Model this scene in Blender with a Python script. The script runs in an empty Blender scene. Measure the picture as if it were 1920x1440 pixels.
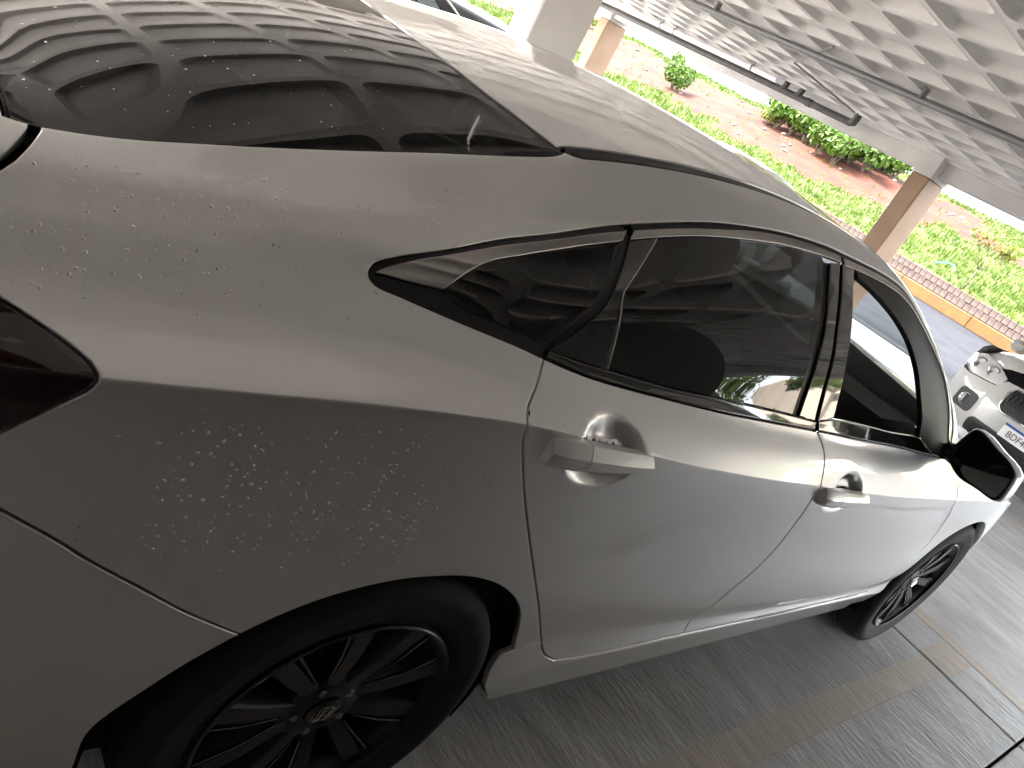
import bpy, math, random
import numpy as np
from mathutils import Vector, Matrix
from mathutils.geometry import delaunay_2d_cdt
R = math.radians
random.seed(7); rng = np.random.default_rng(7)
scene = bpy.context.scene
COL = scene.collection

# ------------------------------------------------------------------ camera
def set_camera():
    yaw, pitch, roll = 0.736526710, 0.383214471, 0.519222818
    cy, sy, cp, sp = math.cos(yaw), math.sin(yaw), math.cos(pitch), math.sin(pitch)
    f = Vector((cy*cp, sy*cp, -sp)); r = Vector((sy, -cy, 0)); u = r.cross(f)
    c, s = math.cos(roll), math.sin(roll)
    rr = c*r + s*u; uu = -s*r + c*u
    m = Matrix((rr, uu, -f)).transposed().to_4x4()
    m.translation = Vector((-0.7342, -1.53499, 1.41697))
    cd = bpy.data.cameras.new('camera'); co = bpy.data.objects.new('camera', cd); COL.objects.link(co)
    co.matrix_world = m
    cd.sensor_width = 36.0; cd.lens = 36.0*1471.6/1920.0
    cd.clip_start = 0.02; cd.clip_end = 3000
    scene.camera = co
set_camera()

# ------------------------------------------------------------------ sky, sun, exposure
SUN_EL, SUN_AZ = R(52), R(120)          # azimuth of the sun measured from +X towards +Y
wd = bpy.data.worlds.new('World'); scene.world = wd; wd.use_nodes = True
nt = wd.node_tree; bg = nt.nodes['Background']
sky = nt.nodes.new('ShaderNodeTexSky'); sky.sky_type = 'NISHITA'; sky.sun_disc = False
sky.sun_elevation = SUN_EL; sky.sun_rotation = math.pi/2 - SUN_AZ
sky.air_density = 1.0; sky.dust_density = 2.5; sky.ozone_density = 1.0
hs = nt.nodes.new('ShaderNodeHueSaturation'); hs.inputs['Saturation'].default_value = .30     # thin white overcast
nt.links.new(sky.outputs['Color'], hs.inputs['Color']); nt.links.new(hs.outputs['Color'], bg.inputs['Color']); bg.inputs['Strength'].default_value = 0.15
sl = bpy.data.lights.new('sun', 'SUN'); sl.energy = 1.3; sl.angle = R(12); sl.color = (1, .965, .91)
so = bpy.data.objects.new('sun', sl); COL.objects.link(so)
sd = Vector((math.cos(SUN_EL)*math.cos(SUN_AZ), math.cos(SUN_EL)*math.sin(SUN_AZ), math.sin(SUN_EL)))
so.rotation_euler = sd.to_track_quat('Z', 'Y').to_euler(); so.location = sd*50
scene.view_settings.view_transform = 'Standard'; scene.view_settings.look = 'None'
scene.view_settings.exposure = 4.15; scene.view_settings.gamma = 1.0
scene.cycles.max_bounces = 10; scene.cycles.diffuse_bounces = 5; scene.cycles.glossy_bounces = 5
scene.cycles.transparent_max_bounces = 16; scene.cycles.transmission_bounces = 6
scene.cycles.sample_clamp_indirect = 6.0
scene.cycles.use_denoising = True
scene.cycles.caustics_reflective = False; scene.cycles.caustics_refractive = False

# ------------------------------------------------------------------ materials
MATS = {}
def mat(name, col=(.5,.5,.5), rough=.5, metal=0.0, coat=0.0, spec=.5, trans=0.0, ior=1.45, coat_rough=.03):
    m = bpy.data.materials.new(name); m.use_nodes = True
    b = m.node_tree.nodes['Principled BSDF']
    b.inputs['Base Color'].default_value = (*col, 1); b.inputs['Roughness'].default_value = rough
    b.inputs['Metallic'].default_value = metal; b.inputs['Coat Weight'].default_value = coat
    b.inputs['Coat Roughness'].default_value = coat_rough; b.inputs['Specular IOR Level'].default_value = spec
    b.inputs['Transmission Weight'].default_value = trans; b.inputs['IOR'].default_value = ior
    MATS[name] = m; return m
def nodes(m): return m.node_tree.nodes, m.node_tree.links, m.node_tree.nodes['Principled BSDF']
def noise_col(m, c1, c2, scale, detail=6, stretch=(1,1,1), lo=.35, hi=.65, bump=0.0, bscale=None, rough=None, dist=.01, distort=0.0, c3=None, scale3=1.0):
    """colour varies between c1 and c2 by object-space noise; optional relief"""
    N, L, b = nodes(m)
    tc = N.new('ShaderNodeTexCoord'); mp = N.new('ShaderNodeMapping'); mp.inputs['Scale'].default_value = stretch
    L.new(tc.outputs['Object'], mp.inputs['Vector'])
    n = N.new('ShaderNodeTexNoise'); n.inputs['Scale'].default_value = scale; n.inputs['Detail'].default_value = detail; n.inputs['Distortion'].default_value = distort
    L.new(mp.outputs[0], n.inputs['Vector'])
    r = N.new('ShaderNodeValToRGB'); r.color_ramp.elements[0].position = lo; r.color_ramp.elements[1].position = hi
    r.color_ramp.elements[0].color = (*c1, 1); r.color_ramp.elements[1].color = (*c2, 1)
    L.new(n.outputs['Fac'], r.inputs['Fac']); out = r.outputs['Color']
    if c3 is not None:
        n3 = N.new('ShaderNodeTexNoise'); n3.inputs['Scale'].default_value = scale3; n3.inputs['Detail'].default_value = 5
        L.new(tc.outputs['Object'], n3.inputs['Vector'])
        r3 = N.new('ShaderNodeValToRGB'); r3.color_ramp.elements[0].position = .42; r3.color_ramp.elements[1].position = .68
        r3.color_ramp.elements[0].color = (0,0,0,1); r3.color_ramp.elements[1].color = (1,1,1,1)
        L.new(n3.outputs['Fac'], r3.inputs['Fac'])
        mx = N.new('ShaderNodeMix'); mx.data_type = 'RGBA'
        L.new(r3.outputs['Color'], mx.inputs['Factor']); L.new(out, mx.inputs[6]); mx.inputs[7].default_value = (*c3, 1)
        out = mx.outputs[2]
    L.new(out, b.inputs['Base Color'])
    if bump:
        bn = n
        if bscale:
            bn = N.new('ShaderNodeTexNoise'); bn.inputs['Scale'].default_value = bscale; bn.inputs['Detail'].default_value = 8
            L.new(mp.outputs[0], bn.inputs['Vector'])
        bp = N.new('ShaderNodeBump'); bp.inputs['Strength'].default_value = bump; bp.inputs['Distance'].default_value = dist
        L.new(bn.outputs['Fac'], bp.inputs['Height']); L.new(bp.outputs['Normal'], b.inputs['Normal'])
    return m

PAINT = mat('car_paint', (.87,.866,.852), .35, 0.80, 1.0, .5)
def paint_flake(m, amt=.02):
    N, L, b = nodes(m)
    tc = N.new('ShaderNodeTexCoord'); n = N.new('ShaderNodeTexNoise'); n.inputs['Scale'].default_value = 2.2; n.inputs['Detail'].default_value = 4
    L.new(tc.outputs['Object'], n.inputs['Vector'])
    mr = N.new('ShaderNodeMapRange'); mr.inputs[1].default_value = .3; mr.inputs[2].default_value = .7
    r0 = b.inputs['Roughness'].default_value; mr.inputs[3].default_value = r0-amt; mr.inputs[4].default_value = r0+amt
    L.new(n.outputs['Fac'], mr.inputs[0]); L.new(mr.outputs[0], b.inputs['Roughness'])
    # dried film of dust and water on the clear coat
    n2 = N.new('ShaderNodeTexNoise'); n2.inputs['Scale'].default_value = 7.0; n2.inputs['Detail'].default_value = 8
    L.new(tc.outputs['Object'], n2.inputs['Vector'])
    m2 = N.new('ShaderNodeMapRange'); m2.inputs[1].default_value = .35; m2.inputs[2].default_value = .75; m2.inputs[3].default_value = .02; m2.inputs[4].default_value = .05
    L.new(n2.outputs['Fac'], m2.inputs[0]); L.new(m2.outputs[0], b.inputs['Coat Roughness'])
paint_flake(PAINT)
PAINT_W = mat('white_paint', (.72,.72,.71), .35, 0, 1.0); paint_flake(PAINT_W)
PAINT_B = mat('bluegrey_paint', (.28,.36,.42), .35, .3, 1.0); paint_flake(PAINT_B)
PAINT_S = mat('suv_paint', (.43,.42,.40), .35, 0, 1.0); paint_flake(PAINT_S)
BLACKG = mat('gloss_black', (.008,.008,.009), .06, 0, 1.0)
BLACKP = noise_col(mat('black_plastic', (.012,.012,.013), .5), (.010,.010,.011), (.018,.018,.019), 90, bump=.15, dist=.002)
RUBBER = noise_col(mat('rubber', (.012,.012,.012), .7), (.010,.010,.010), (.020,.019,.018), 25, bump=.2, dist=.002)
CHROME = mat('chrome', (.62,.61,.60), .10, 1.0)
TRIMCH = mat('dark_chrome', (.42,.40,.385), .14, 1.0)
SEAL = mat('seal', (.010,.010,.011), .45)
LENSR = mat('tail_lens', (.016,.002,.004), .05, 0, .7)
MIRROR = mat('mirror_glass', (.22,.235,.24), .03, 1.0)
LINER = mat('wheel_liner', (.006,.006,.006), .9)
RIMD = mat('rim_dark', (.022,.023,.025), .36, .6, .4)
RIMM = mat('rim_machined', (.26,.26,.27), .25, 1.0, .3)
CABIN = noise_col(mat('cabin_trim', (.03,.03,.03), .8), (.022,.022,.022), (.035,.034,.033), 60, bump=.1, dist=.002)
SEATM = noise_col(mat('seat_fabric', (.10,.10,.095), .9), (.085,.085,.08), (.12,.12,.11), 140, bump=.2, dist=.002)
LENSC = mat('lamp_lens', (.75,.77,.78), .06, .6, 1.0)
PLATE = mat('plate_white', (.70,.70,.69), .4)
PLATEB = mat('plate_blue', (.03,.07,.25), .4)
INK = mat('plate_ink', (.02,.02,.02), .5)
def glass_mat(name, tint, refl=1.0, ior=1.85):
    m = bpy.data.materials.new(name); m.use_nodes = True; N = m.node_tree.nodes; L = m.node_tree.links
    N.remove(N['Principled BSDF']); out = N['Material Output']
    t = N.new('ShaderNodeBsdfTransparent'); t.inputs['Color'].default_value = (*tint, 1)
    g = N.new('ShaderNodeBsdfGlossy'); g.inputs['Roughness'].default_value = .012; g.inputs['Color'].default_value = (refl, refl, refl, 1)
    lw = N.new('ShaderNodeLayerWeight'); lw.inputs['Blend'].default_value = .5; pw = N.new('ShaderNodeMath'); pw.operation = 'POWER'; pw.inputs[1].default_value = 5
    f = N.new('ShaderNodeMath'); f.operation = 'MULTIPLY_ADD'; f0 = ((ior-1)/(ior+1))**2; f.inputs[1].default_value = 1-f0; f.inputs[2].default_value = f0
    L.new(lw.outputs['Facing'], pw.inputs[0]); L.new(pw.outputs[0], f.inputs[0])
    mx = N.new('ShaderNodeMixShader'); L.new(f.outputs[0], mx.inputs[0]); L.new(t.outputs[0], mx.inputs[1]); L.new(g.outputs[0], mx.inputs[2])
    L.new(mx.outputs[0], out.inputs['Surface']); MATS[name] = m; return m
GLASS_T = glass_mat('tinted_glass', (.045,.05,.048), 1.0, 1.62)
GLASS_C = glass_mat('clear_glass', (.30,.33,.32))
GLASS_W = glass_mat('windshield_glass', (.74,.78,.77), 1.0, 1.4)
GLASS_R = glass_mat('rear_glass', (.05,.052,.05), 1.0, 1.68)
WATER = mat('water_drop', (.96,.97,.97), .16, .55, .8, .8, .0, 1.33)

CONC = noise_col(mat('broom_concrete', (.3,.3,.3), .44, spec=.75), (.44,.425,.415), (.76,.745,.735), 3.2, 12, (3.4,1.0,1), .28, .70, bump=.55, bscale=16, dist=.012, c3=(.40,.385,.375), scale3=.8)
YSTRIPE = noise_col(mat('worn_stripe', (.4,.3,.2), .46, spec=.7), (.50,.435,.36), (.68,.60,.51), 4.0, 9, (8,1.2,1), .28, .7, bump=.4, bscale=14, dist=.008)
CEILM = noise_col(mat('slab_concrete', (.4,.38,.36), .85), (.49,.464,.43), (.57,.541,.503), 2.2, 8, bump=.12, bscale=40, dist=.003, c3=(.42,.395,.362), scale3=.9)
COLM = noise_col(mat('column_grey', (.45,.42,.39), .8), (.55,.52,.48), (.63,.59,.55), 1.6, 8, bump=.1, bscale=60, dist=.003)
WALLM = noise_col(mat('dark_wall', (.12,.115,.11), .85), (.09,.085,.08), (.14,.135,.13), 1.2, 8, bump=.1, bscale=40, dist=.003)
COLT = noise_col(mat('column_tan', (.45,.34,.25), .6), (.25,.155,.088), (.31,.195,.118), 1.8, 8, bump=.08, bscale=60, dist=.003)
PIPEK = noise_col(mat('pipe_black', (.04,.038,.035), .6), (.035,.032,.030), (.06,.055,.05), 8)
PIPEW = mat('pipe_white', (.72,.70,.71), .4)
PIPEG = mat('conduit_grey', (.16,.155,.15), .5, .3)
ROADM = noise_col(mat('asphalt', (.09,.09,.10), .85, spec=.12), (.016,.0165,.019), (.027,.0275,.031), 1.2, 9, bump=.3, bscale=60, dist=.006)
GROUNDM = noise_col(mat('dark_ground', (.05,.045,.04), .9), (.03,.028,.026), (.06,.055,.05), 3)
YARDM = noise_col(mat('yard_paving', (.1,.095,.09), .85), (.075,.07,.064), (.125,.118,.108), .8, 9, bump=.2, bscale=30, dist=.005)
BOUNCEM = noise_col(mat('pale_bounce_ground', (.45,.43,.4), .8), (.45,.43,.40), (.58,.55,.51), .8, 9, bump=.2, bscale=30, dist=.005)
KERBY = noise_col(mat('kerb_yellow', (.55,.28,.03), .6), (.105,.038,.002), (.15,.058,.004), 2.5, 8, c3=(.08,.035,.006), scale3=3)
BRICKM = noise_col(mat('brick_cap', (.3,.22,.18), .85), (.055,.038,.031), (.095,.07,.058), 5, 8, bump=.4, bscale=40, dist=.01)
SOIL = noise_col(mat('red_soil', (.28,.09,.04), .95), (.046,.0090,.0022), (.074,.0195,.0058), 1.1, 10, bump=.6, bscale=6, dist=.08)
GRASSB = noise_col(mat('grass_base', (.10,.16,.03), .9), (.033,.054,.003), (.068,.092,.010), .9, 9, bump=.4, bscale=9, dist=.05)
def leafmat(name, c1, c2, scale=.8):
    m = mat(name, c1, .6); noise_col(m, c1, c2, scale, 6, lo=.3, hi=.7)
    N, L, b = nodes(m)
    tr = N.new('ShaderNodeBsdfTranslucent'); mx = N.new('ShaderNodeMixShader'); mx.inputs[0].default_value = .35
    src = b.inputs['Base Color'].links[0].from_socket; L.new(src, tr.inputs['Color'])
    L.new(b.outputs[0], mx.inputs[1]); L.new(tr.outputs[0], mx.inputs[2]); L.new(mx.outputs[0], N['Material Output'].inputs['Surface'])
    return m
LEAF = leafmat('leaf_green', (.045,.095,.008), (.10,.17,.02), 2.0)
LEAFY = leafmat('leaf_yellowgreen', (.09,.11,.012), (.17,.18,.03), 3.0)
LEAFT = leafmat('leaf_tree', (.04,.07,.01), (.085,.125,.02), 1.0)
BLADE = leafmat('grass_blade', (.043,.078,.004), (.080,.122,.009), .5)
BARK = noise_col(mat('bark', (.10,.07,.05), .9), (.07,.05,.035), (.15,.11,.08), 12, bump=.5, dist=.01)
ROCK = noise_col(mat('pale_rock', (.6,.56,.52), .8), (.13,.115,.105), (.21,.19,.175), 6, bump=.4, dist=.02)
ORANGE = noise_col(mat('orange_brick', (.45,.17,.07), .85), (.38,.14,.06), (.52,.22,.10), 4)
WHITEW = noise_col(mat('white_render', (.7,.69,.67), .8), (.62,.61,.6), (.75,.74,.72), 1.5)
STEEL = mat('fence_steel', (.25,.25,.25), .5, .8)
HOSE = mat('hose_teal', (.04,.25,.30), .5)

# ------------------------------------------------------------------ object helpers
def link(name, me, parent=None, mats=None, label=None, cat=None, group=None, kind=None, loc=None, rotz=None):
    o = bpy.data.objects.new(name, me); COL.objects.link(o)
    if parent is not None: o.parent = parent
    if mats is not None and me is not None and not me.materials:
        for m in (mats if isinstance(mats, (list, tuple)) else [mats]): me.materials.append(m)
    if label: o['label'] = label
    if cat: o['category'] = cat
    if group: o['group'] = group
    if kind: o['kind'] = kind
    if loc is not None: o.location = loc
    if rotz is not None: o.rotation_euler = (0,0,rotz)
    return o
def empty(name, loc=(0,0,0), rotz=0, **k):
    o = link(name, None, **k); o.location = loc; o.rotation_euler = (0,0,rotz); o.empty_display_size = .2; return o
class MB:
    def __init__(s): s.v = []; s.f = []
    def add(s, vs, fs):
        n = len(s.v); s.v += [tuple(map(float, p)) for p in vs]; s.f += [tuple(i+n for i in f) for f in fs]; return s
    def box(s, c, d, bev=0, rot=None):
        x, y, z = (q/2 for q in d); c = Vector(c)
        if bev <= 0:
            vs = [Vector((a*x, b*y, e*z)) for e in (-1,1) for b in (-1,1) for a in (-1,1)]
            fs = [(0,2,3,1),(4,5,7,6),(0,1,5,4),(2,6,7,3),(0,4,6,2),(1,3,7,5)]
        else:
            bev = min(bev, x*.98, y*.98, z*.98); vs = []; idx = {}
            for a in (-1,1):
                for b in (-1,1):
                    for e in (-1,1):
                        for k in range(3):
                            p = [a*(x-bev), b*(y-bev), e*(z-bev)]; p[k] = (a,b,e)[k]*(x,y,z)[k]
                            idx[a,b,e,k] = len(vs); vs.append(Vector(p))
            fs = []
            for k in range(3):
                i, j = [q for q in range(3) if q != k]
                for sgn in (-1,1):
                    loop = []
                    for (p, q) in ((-1,-1),(1,-1),(1,1),(-1,1)):
                        t = [0,0,0]; t[k] = sgn; t[i] = p; t[j] = q; loop.append(idx[t[0],t[1],t[2],k])
                    flip = (sgn < 0) ^ (k == 1)
                    fs.append(tuple(reversed(loop)) if flip else tuple(loop))
            for k in range(3):      # edges along axis k
                i, j = [q for q in range(3) if q != k]
                for p in (-1,1):
                    for q in (-1,1):
                        t0 = [0,0,0]; t0[k] = -1; t0[i] = p; t0[j] = q; t1 = list(t0); t1[k] = 1
                        l = [idx[t0[0],t0[1],t0[2],i], idx[t0[0],t0[1],t0[2],j], idx[t1[0],t1[1],t1[2],j], idx[t1[0],t1[1],t1[2],i]]
                        fs.append(tuple(l))
            for a in (-1,1):
                for b in (-1,1):
                    for e in (-1,1): fs.append((idx[a,b,e,0], idx[a,b,e,1], idx[a,b,e,2]))
            # orient outward
            out = []
            for f in fs:
                cen = sum((vs[i] for i in f), Vector())/len(f); n = (vs[f[1]]-vs[f[0]]).cross(vs[f[2]]-vs[f[0]])
                out.append(f if n.dot(cen) >= 0 else tuple(reversed(f)))
            fs = out
        if rot is not None: vs = [rot @ p for p in vs]
        return s.add([p+c for p in vs], fs)
    def tube(s, pts, rad, n=8, caps=True):
        pts = [Vector(p) for p in pts]; m = len(pts)
        rads = rad if isinstance(rad, (list, tuple)) else [rad]*m
        rings = []; up = None
        for i, p in enumerate(pts):
            t = (pts[min(i+1,m-1)]-pts[max(i-1,0)]).normalized()
            if up is None: up = Vector((0,0,1)) if abs(t.z) < .9 else Vector((1,0,0))
            a = t.cross(up).normalized(); up = a.cross(t).normalized()
            rings.append([p + rads[i]*(math.cos(2*math.pi*k/n)*a + math.sin(2*math.pi*k/n)*up) for k in range(n)])
        vs = [q for r in rings for q in r]; fs = []
        for i in range(m-1):
            for k in range(n): fs.append((i*n+k, i*n+(k+1)%n, (i+1)*n+(k+1)%n, (i+1)*n+k))
        if caps: fs += [tuple(reversed(range(n))), tuple((m-1)*n+k for k in range(n))]
        return s.add(vs, fs)
    def lathe(s, prof, n=48, axis='Y', a0=0, a1=2*math.pi, c=(0,0,0)):
        full = abs(a1-a0-2*math.pi) < 1e-6; cnt = n if full else n+1; vs = []
        for k in range(cnt):
            a = a0+(a1-a0)*k/n
            for (r, h) in prof:
                p = {'Y': (r*math.cos(a), h, r*math.sin(a)), 'Z': (r*math.cos(a), r*math.sin(a), h), 'X': (h, r*math.cos(a), r*math.sin(a))}[axis]
                vs.append((p[0]+c[0], p[1]+c[1], p[2]+c[2]))
        m = len(prof); fs = []
        for k in range(n):
            k2 = (k+1) % cnt
            for j in range(m-1): fs.append((k*m+j, k*m+j+1, k2*m+j+1, k2*m+j))
        return s.add(vs, fs)
    def mesh(s, name, smooth=False, angle=None):
        me = bpy.data.meshes.new(name); me.from_pydata(s.v, [], s.f); me.update()
        if smooth or angle:
            me.polygons.foreach_set('use_smooth', [True]*len(me.polygons))
            if angle: me.set_sharp_from_angle(angle=R(angle))
        return me
    def build(s, name, m, parent=None, smooth=False, angle=None, **k):
        return link(name, s.mesh(name, smooth, angle), parent, m, **k)
def shade(me, angle=35):
    me.polygons.foreach_set('use_smooth', [True]*len(me.polygons)); me.set_sharp_from_angle(angle=R(angle))
# ------------------------------------------------------------------ setting: ground, garage, street, bank
GX0, GX1, GY0, GY1 = -9.0, 12.45, -6.3, 14.0  # right edge cut in, out of view, so sky light reaches the floor
def sheet(name, x0, x1, y0, y1, z, m, nx=1, ny=1, **k):
    xs = np.linspace(x0,x1,nx+1); ys = np.linspace(y0,y1,ny+1); vs = [(x,y,z) for x in xs for y in ys]
    fs = [(i*(ny+1)+j, (i+1)*(ny+1)+j, (i+1)*(ny+1)+j+1, i*(ny+1)+j+1) for i in range(nx) for j in range(ny)]
    return MB().add(vs, fs).build(name, m, **k)
sheet('ground', -600, 900, -700, 900, -.06, GROUNDM, kind='structure')
# garage floor: cast slabs with open joints
floor = sheet('floor', GX0, GX1, GY0, GY1, -.05, GROUNDM, kind='structure')
jx = [GX0]+[3.05+4.7*k for k in range(-2,3) if GX0 < 3.05+4.7*k < GX1-.5]+[GX1]
jy = [GY0]+[-1.47+4.3*k for k in range(-5,7) if GY0+.6 < -1.47+4.3*k < GY1-.5]+[GY1]
for i in range(len(jx)-1):
    for j in range(len(jy)-1):
        dx = jx[i+1]-jx[i]-.014; dy = jy[j+1]-jy[j]-.012
        b = MB().box((0,0,-.024), (dx,dy,.048), .005)
        o = b.build('slab', CONC, floor, loc=((jx[i]+jx[i+1])/2,(jy[j]+jy[j+1])/2,0))
# worn bay markings
def stripe(x0, x1, y0, y1):
    MB().box(((x0+x1)/2,(y0+y1)/2,.0005), (x1-x0,y1-y0,.002)).build('bay_marking', YSTRIPE, floor)
for k in (-1,0,1,2,3):
    y = -1.07+2.5*k
    stripe(-1.9, 3.035, y-.055, y+.055) if k == 0 else stripe(-1.9, 3.035, y-.055, y+.055)
    stripe(3.065, 3.36, y-.075, y+.075)
    stripe(6.9, 7.74, y-.055, y+.055); stripe(7.77, 11.6, y-.055, y+.055)
for (a, b) in ((-4.6,-1.49),(-1.45,2.81),(2.85,7.1),(7.15,11.0)): stripe(3.385, 3.475, a, b)
# low kerb strip where the garage floor meets the street
MB().box((12.72,6,-.02), (.52,31,.06), .01).build('gutter', GROUNDM, kind='structure')
sheet('bounce_ground', -40, 12.9, GY1+.02, 60, -.03, BOUNCEM, kind='structure')  # pale ground added outside to bounce light up to the ceiling
sheet('yard', -40, 12.9, -60, GY0-.02, -.03, YARDM, kind='structure')
road = sheet('road', 12.95, 30.7, -60, 90, -.03, ROADM, kind='structure')

# waffle slab ceiling: ribs 0.65 apart both ways, pans between them
ZC, PITCH = 2.75, .655
NX, NY = 3.4, 5.7       # unseen notch added in the slab on the left to light the car top
ceiling = MB().box(((GX0+GX1)/2,(GY0+NY)/2,ZC+.42), (GX1-GX0,NY-GY0,.30)).box(((NX+GX1)/2,(NY+GY1)/2+.001,ZC+.42), (GX1-NX,GY1-NY,.30)).build('ceiling', CEILM, kind='structure')
def pan_mesh():
    n = 4
    def lp(h, r, z):
        o = []
        for (cx, cy, a0) in ((h-r,h-r,0),(-h+r,h-r,90),(-h+r,-h+r,180),(h-r,-h+r,270)):
            for k in range(n): a = R(a0+90*k/(n-1)); o.append((cx+r*math.cos(a), cy+r*math.sin(a), z))
        return o
    H = PITCH/2; hole = lp(.292,.09,0); lip = lp(.289,.09,.006); wall = lp(.273,.085,.066); top = lp(.260,.075,.077)
    sq = []
    for (sx, sy) in ((1,1),(-1,1),(-1,-1),(1,-1)): sq.append((sx*H, sy*H, 0))
    vs = hole+lip+wall+top+sq; m = 4*n; fs = []
    for a in range(3):
        for k in range(m): fs.append((a*m+k, a*m+(k+1)%m, (a+1)*m+(k+1)%m, (a+1)*m+k))
    fs.append(tuple(3*m+k for k in range(m)))
    for c in range(4):
        for k in range(n-1): fs.append((4*m+c, c*n+k+1, c*n+k))
        c2 = (c+1) % 4; fs.append((4*m+c, 4*m+c2, c2*n, c*n+n-1))
    # all face down into the garage
    b = MB().add(vs, [tuple(reversed(f)) for f in fs]); me = b.mesh('coffer', angle=50)
    import bmesh
    bm = bmesh.new(); bm.from_mesh(me); bmesh.ops.recalc_face_normals(bm, faces=bm.faces)
    if sum(f.normal.z*f.calc_area() for f in bm.faces) > 0: bmesh.ops.reverse_faces(bm, faces=bm.faces)
    bm.to_mesh(me); bm.free(); me.materials.append(CEILM); return me
PAN = pan_mesh()
cells = []
for i in range(int((GX0-5.66)/PITCH), 10):
    for j in range(int((GY0-1.75)/PITCH), 31):
        x, y = 5.66+(i+.5)*PITCH, 1.75+(j+.5)*PITCH
        if GX0+.33 <= x <= 11.85-.33 and GY0+.33 <= y <= GY1-.33 and not (x < NX+.33 and y > NY-.33): cells.append((x,y))
def score(c):       # those that show largest: above and ahead of the camera first
    x, y = c[0]+.7, c[1]+1.5; d = math.hypot(x,y); a = math.degrees(math.atan2(y,x)); return d + (0 if -5 < a < 62 else 6)
cells.sort(key=score)
for c in cells[:300]: link('coffer', PAN, ceiling, loc=(c[0],c[1],ZC))
pv = [tuple(v.co) for v in PAN.vertices]; pf = [tuple(p.vertices) for p in PAN.polygons]; rest = MB()
for c in cells[300:]: rest.add([(p[0]+c[0],p[1]+c[1],p[2]+ZC) for p in pv], pf)
o = rest.build('coffers', CEILM, ceiling, angle=50); o['kind'] = 'stuff'
# edge strips of solid slab around the pans
cx0 = min(c[0] for c in cells)-PITCH/2; cx1 = max(c[0] for c in cells)+PITCH/2; cy0 = min(c[1] for c in cells)-PITCH/2; cy1 = max(c[1] for c in cells)+PITCH/2
for (a,b2,c,d) in ((GX0,cx0,GY0,NY),(cx1,GX1,GY0,GY1),(cx0,cx1,GY0,cy0),(NX,cx1,cy1,GY1)):
    if b2-a > .01 and d-c > .01: MB().box(((a+b2)/2,(c+d)/2,ZC+.137), (b2-a,d-c,.27)).build('solid_strip', CEILM, ceiling)

def beam(loc, dims, label, parts=None):
    b = MB().box((0,0,0), dims, .012)
    o = b.build('edge_beam', CEILM, label=label, cat='beam', loc=loc); return o
beam((12.2,(GY0+GY1)/2,2.62), (.42,GY1-GY0,.28), 'long grey concrete beam above the opening towards the grass bank')
beam(((NX+11.9)/2-.05,GY1-.2,2.62), (11.8-NX,.4,.28), 'concrete edge beam over the open left side of the garage')
beam(((NX+GX0)/2,NY-.2,2.66), (NX-GX0,.45,.40), 'concrete edge beam beside the unseen notch added for light on the left')
beam((NX+.1,(NY+GY1)/2+.3,2.66), (.45,GY1-NY-1.2,.40), 'short concrete beam at the corner of the notch added for light')
beam(((2.2+11.9)/2,GY0+.2,2.62), (11.8-2.2,.4,.28), 'concrete edge beam over the unseen right hand side opened to let light in')
# ledge on the beam below the pans
MB().box((11.93,4,2.735), (.10,19,.05), .006).build('beam_ledge', CEILM, ceiling)
def column(x, y, dx, dy, label, tan=True, name='column', zt=2.49, cap=True):
    e = empty(name, (x,y,0), label=label, cat='column', group='square garage columns')
    split = 2.40 if tan else .0
    if tan:
        MB().box((0,0,split/2), (dx,dy,split), .02).build('painted_shaft', COLT, e, angle=40)
        MB().box((0,0,(split+2.76)/2), (dx+.03,dy+.03,2.76-split), .015).build('capital', CEILM, e, angle=40)
    else:
        MB().box((0,0,1.375), (dx,dy,2.75), .02).build('shaft', COLM, e, angle=40)
        MB().box((0,0,.05), (dx+.05,dy+.05,.1), .01).build('base', COLM, e, angle=40)
column(12.12, 4.62, .62, .32, 'tan column with grey capital under the beam, right of the parked sedan roof')
column(12.22, 12.95, .62, .32, 'tan column under the beam, just right of the big pale column')
column(12.12, -3.9, .62, .32, 'tan column of the beam beyond the right edge of the picture')
column(4.02, 4.52, .60, .32, 'big pale grey column right behind the sedan roof', tan=False)
column(4.02, 12.95, .60, .32, 'pale grey column hidden behind the big pale column', tan=False)
# unseen walls added to keep light off the sedan's rear and right side
def wall(name, c, d, label): MB().box(c, d).build(name, WALLM, label=label, cat='wall')
wall('shade_wall_back', (-3.3,1.7,1.37), (.2,8.4,2.73), 'plain dark grey wall added unseen behind the sedan to cut light')
wall('shade_wall_side', ((GX0+3.0)/2,-2.5,1.37), (3.0-GX0,.2,2.73), 'plain dark grey wall added unseen on the right to shade the sedan')

# services under the slab
e = empty('drain_pipe', (11.62,0,2.60), label='black drain pipe with bends running under the slab beside the beam', cat='pipe')
MB().tube([(0,6.05,0),(0,7.3,0),(0,13.4,-.02)], .055, 14).build('pipe_run', PIPEK, e, angle=40)
MB().tube([(0,6.08,0),(-.02,6.0,.02),(-.04,5.98,.08),(-.05,5.98,.26)], .062, 14).build('elbow', PIPEK, e, angle=40)
MB().tube([(0,7.3,.0),(0,7.22,.04),(-.02,7.18,.2)], .055, 14).build('elbow', PIPEK, e, angle=40)
MB().tube([(0,7.62,.0),(0,7.56,.05),(-.02,7.54,.14)], .055, 14).build('elbow', PIPEK, e, angle=40)
MB().lathe([(.055,-.05),(.068,-.05),(.068,.05),(.055,.05)], 14, 'Y', c=(0,6.95,0)).build('collar', PIPEK, e, angle=40)
e = empty('conduit_pipe', (7.42,0,2.66), label='thin dark pipe crossing below the coffers', cat='pipe')
MB().tube([(0,-4.2,0),(0,6,0),(.02,13.4,0)], .038, 12).build('pipe_run', PIPEG, e, angle=40)
for y in (-2.4,2.95,6.0,9.1): MB().box((0,y,.06), (.09,.03,.13), .004).build('hanger', PIPEG, e)
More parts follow.
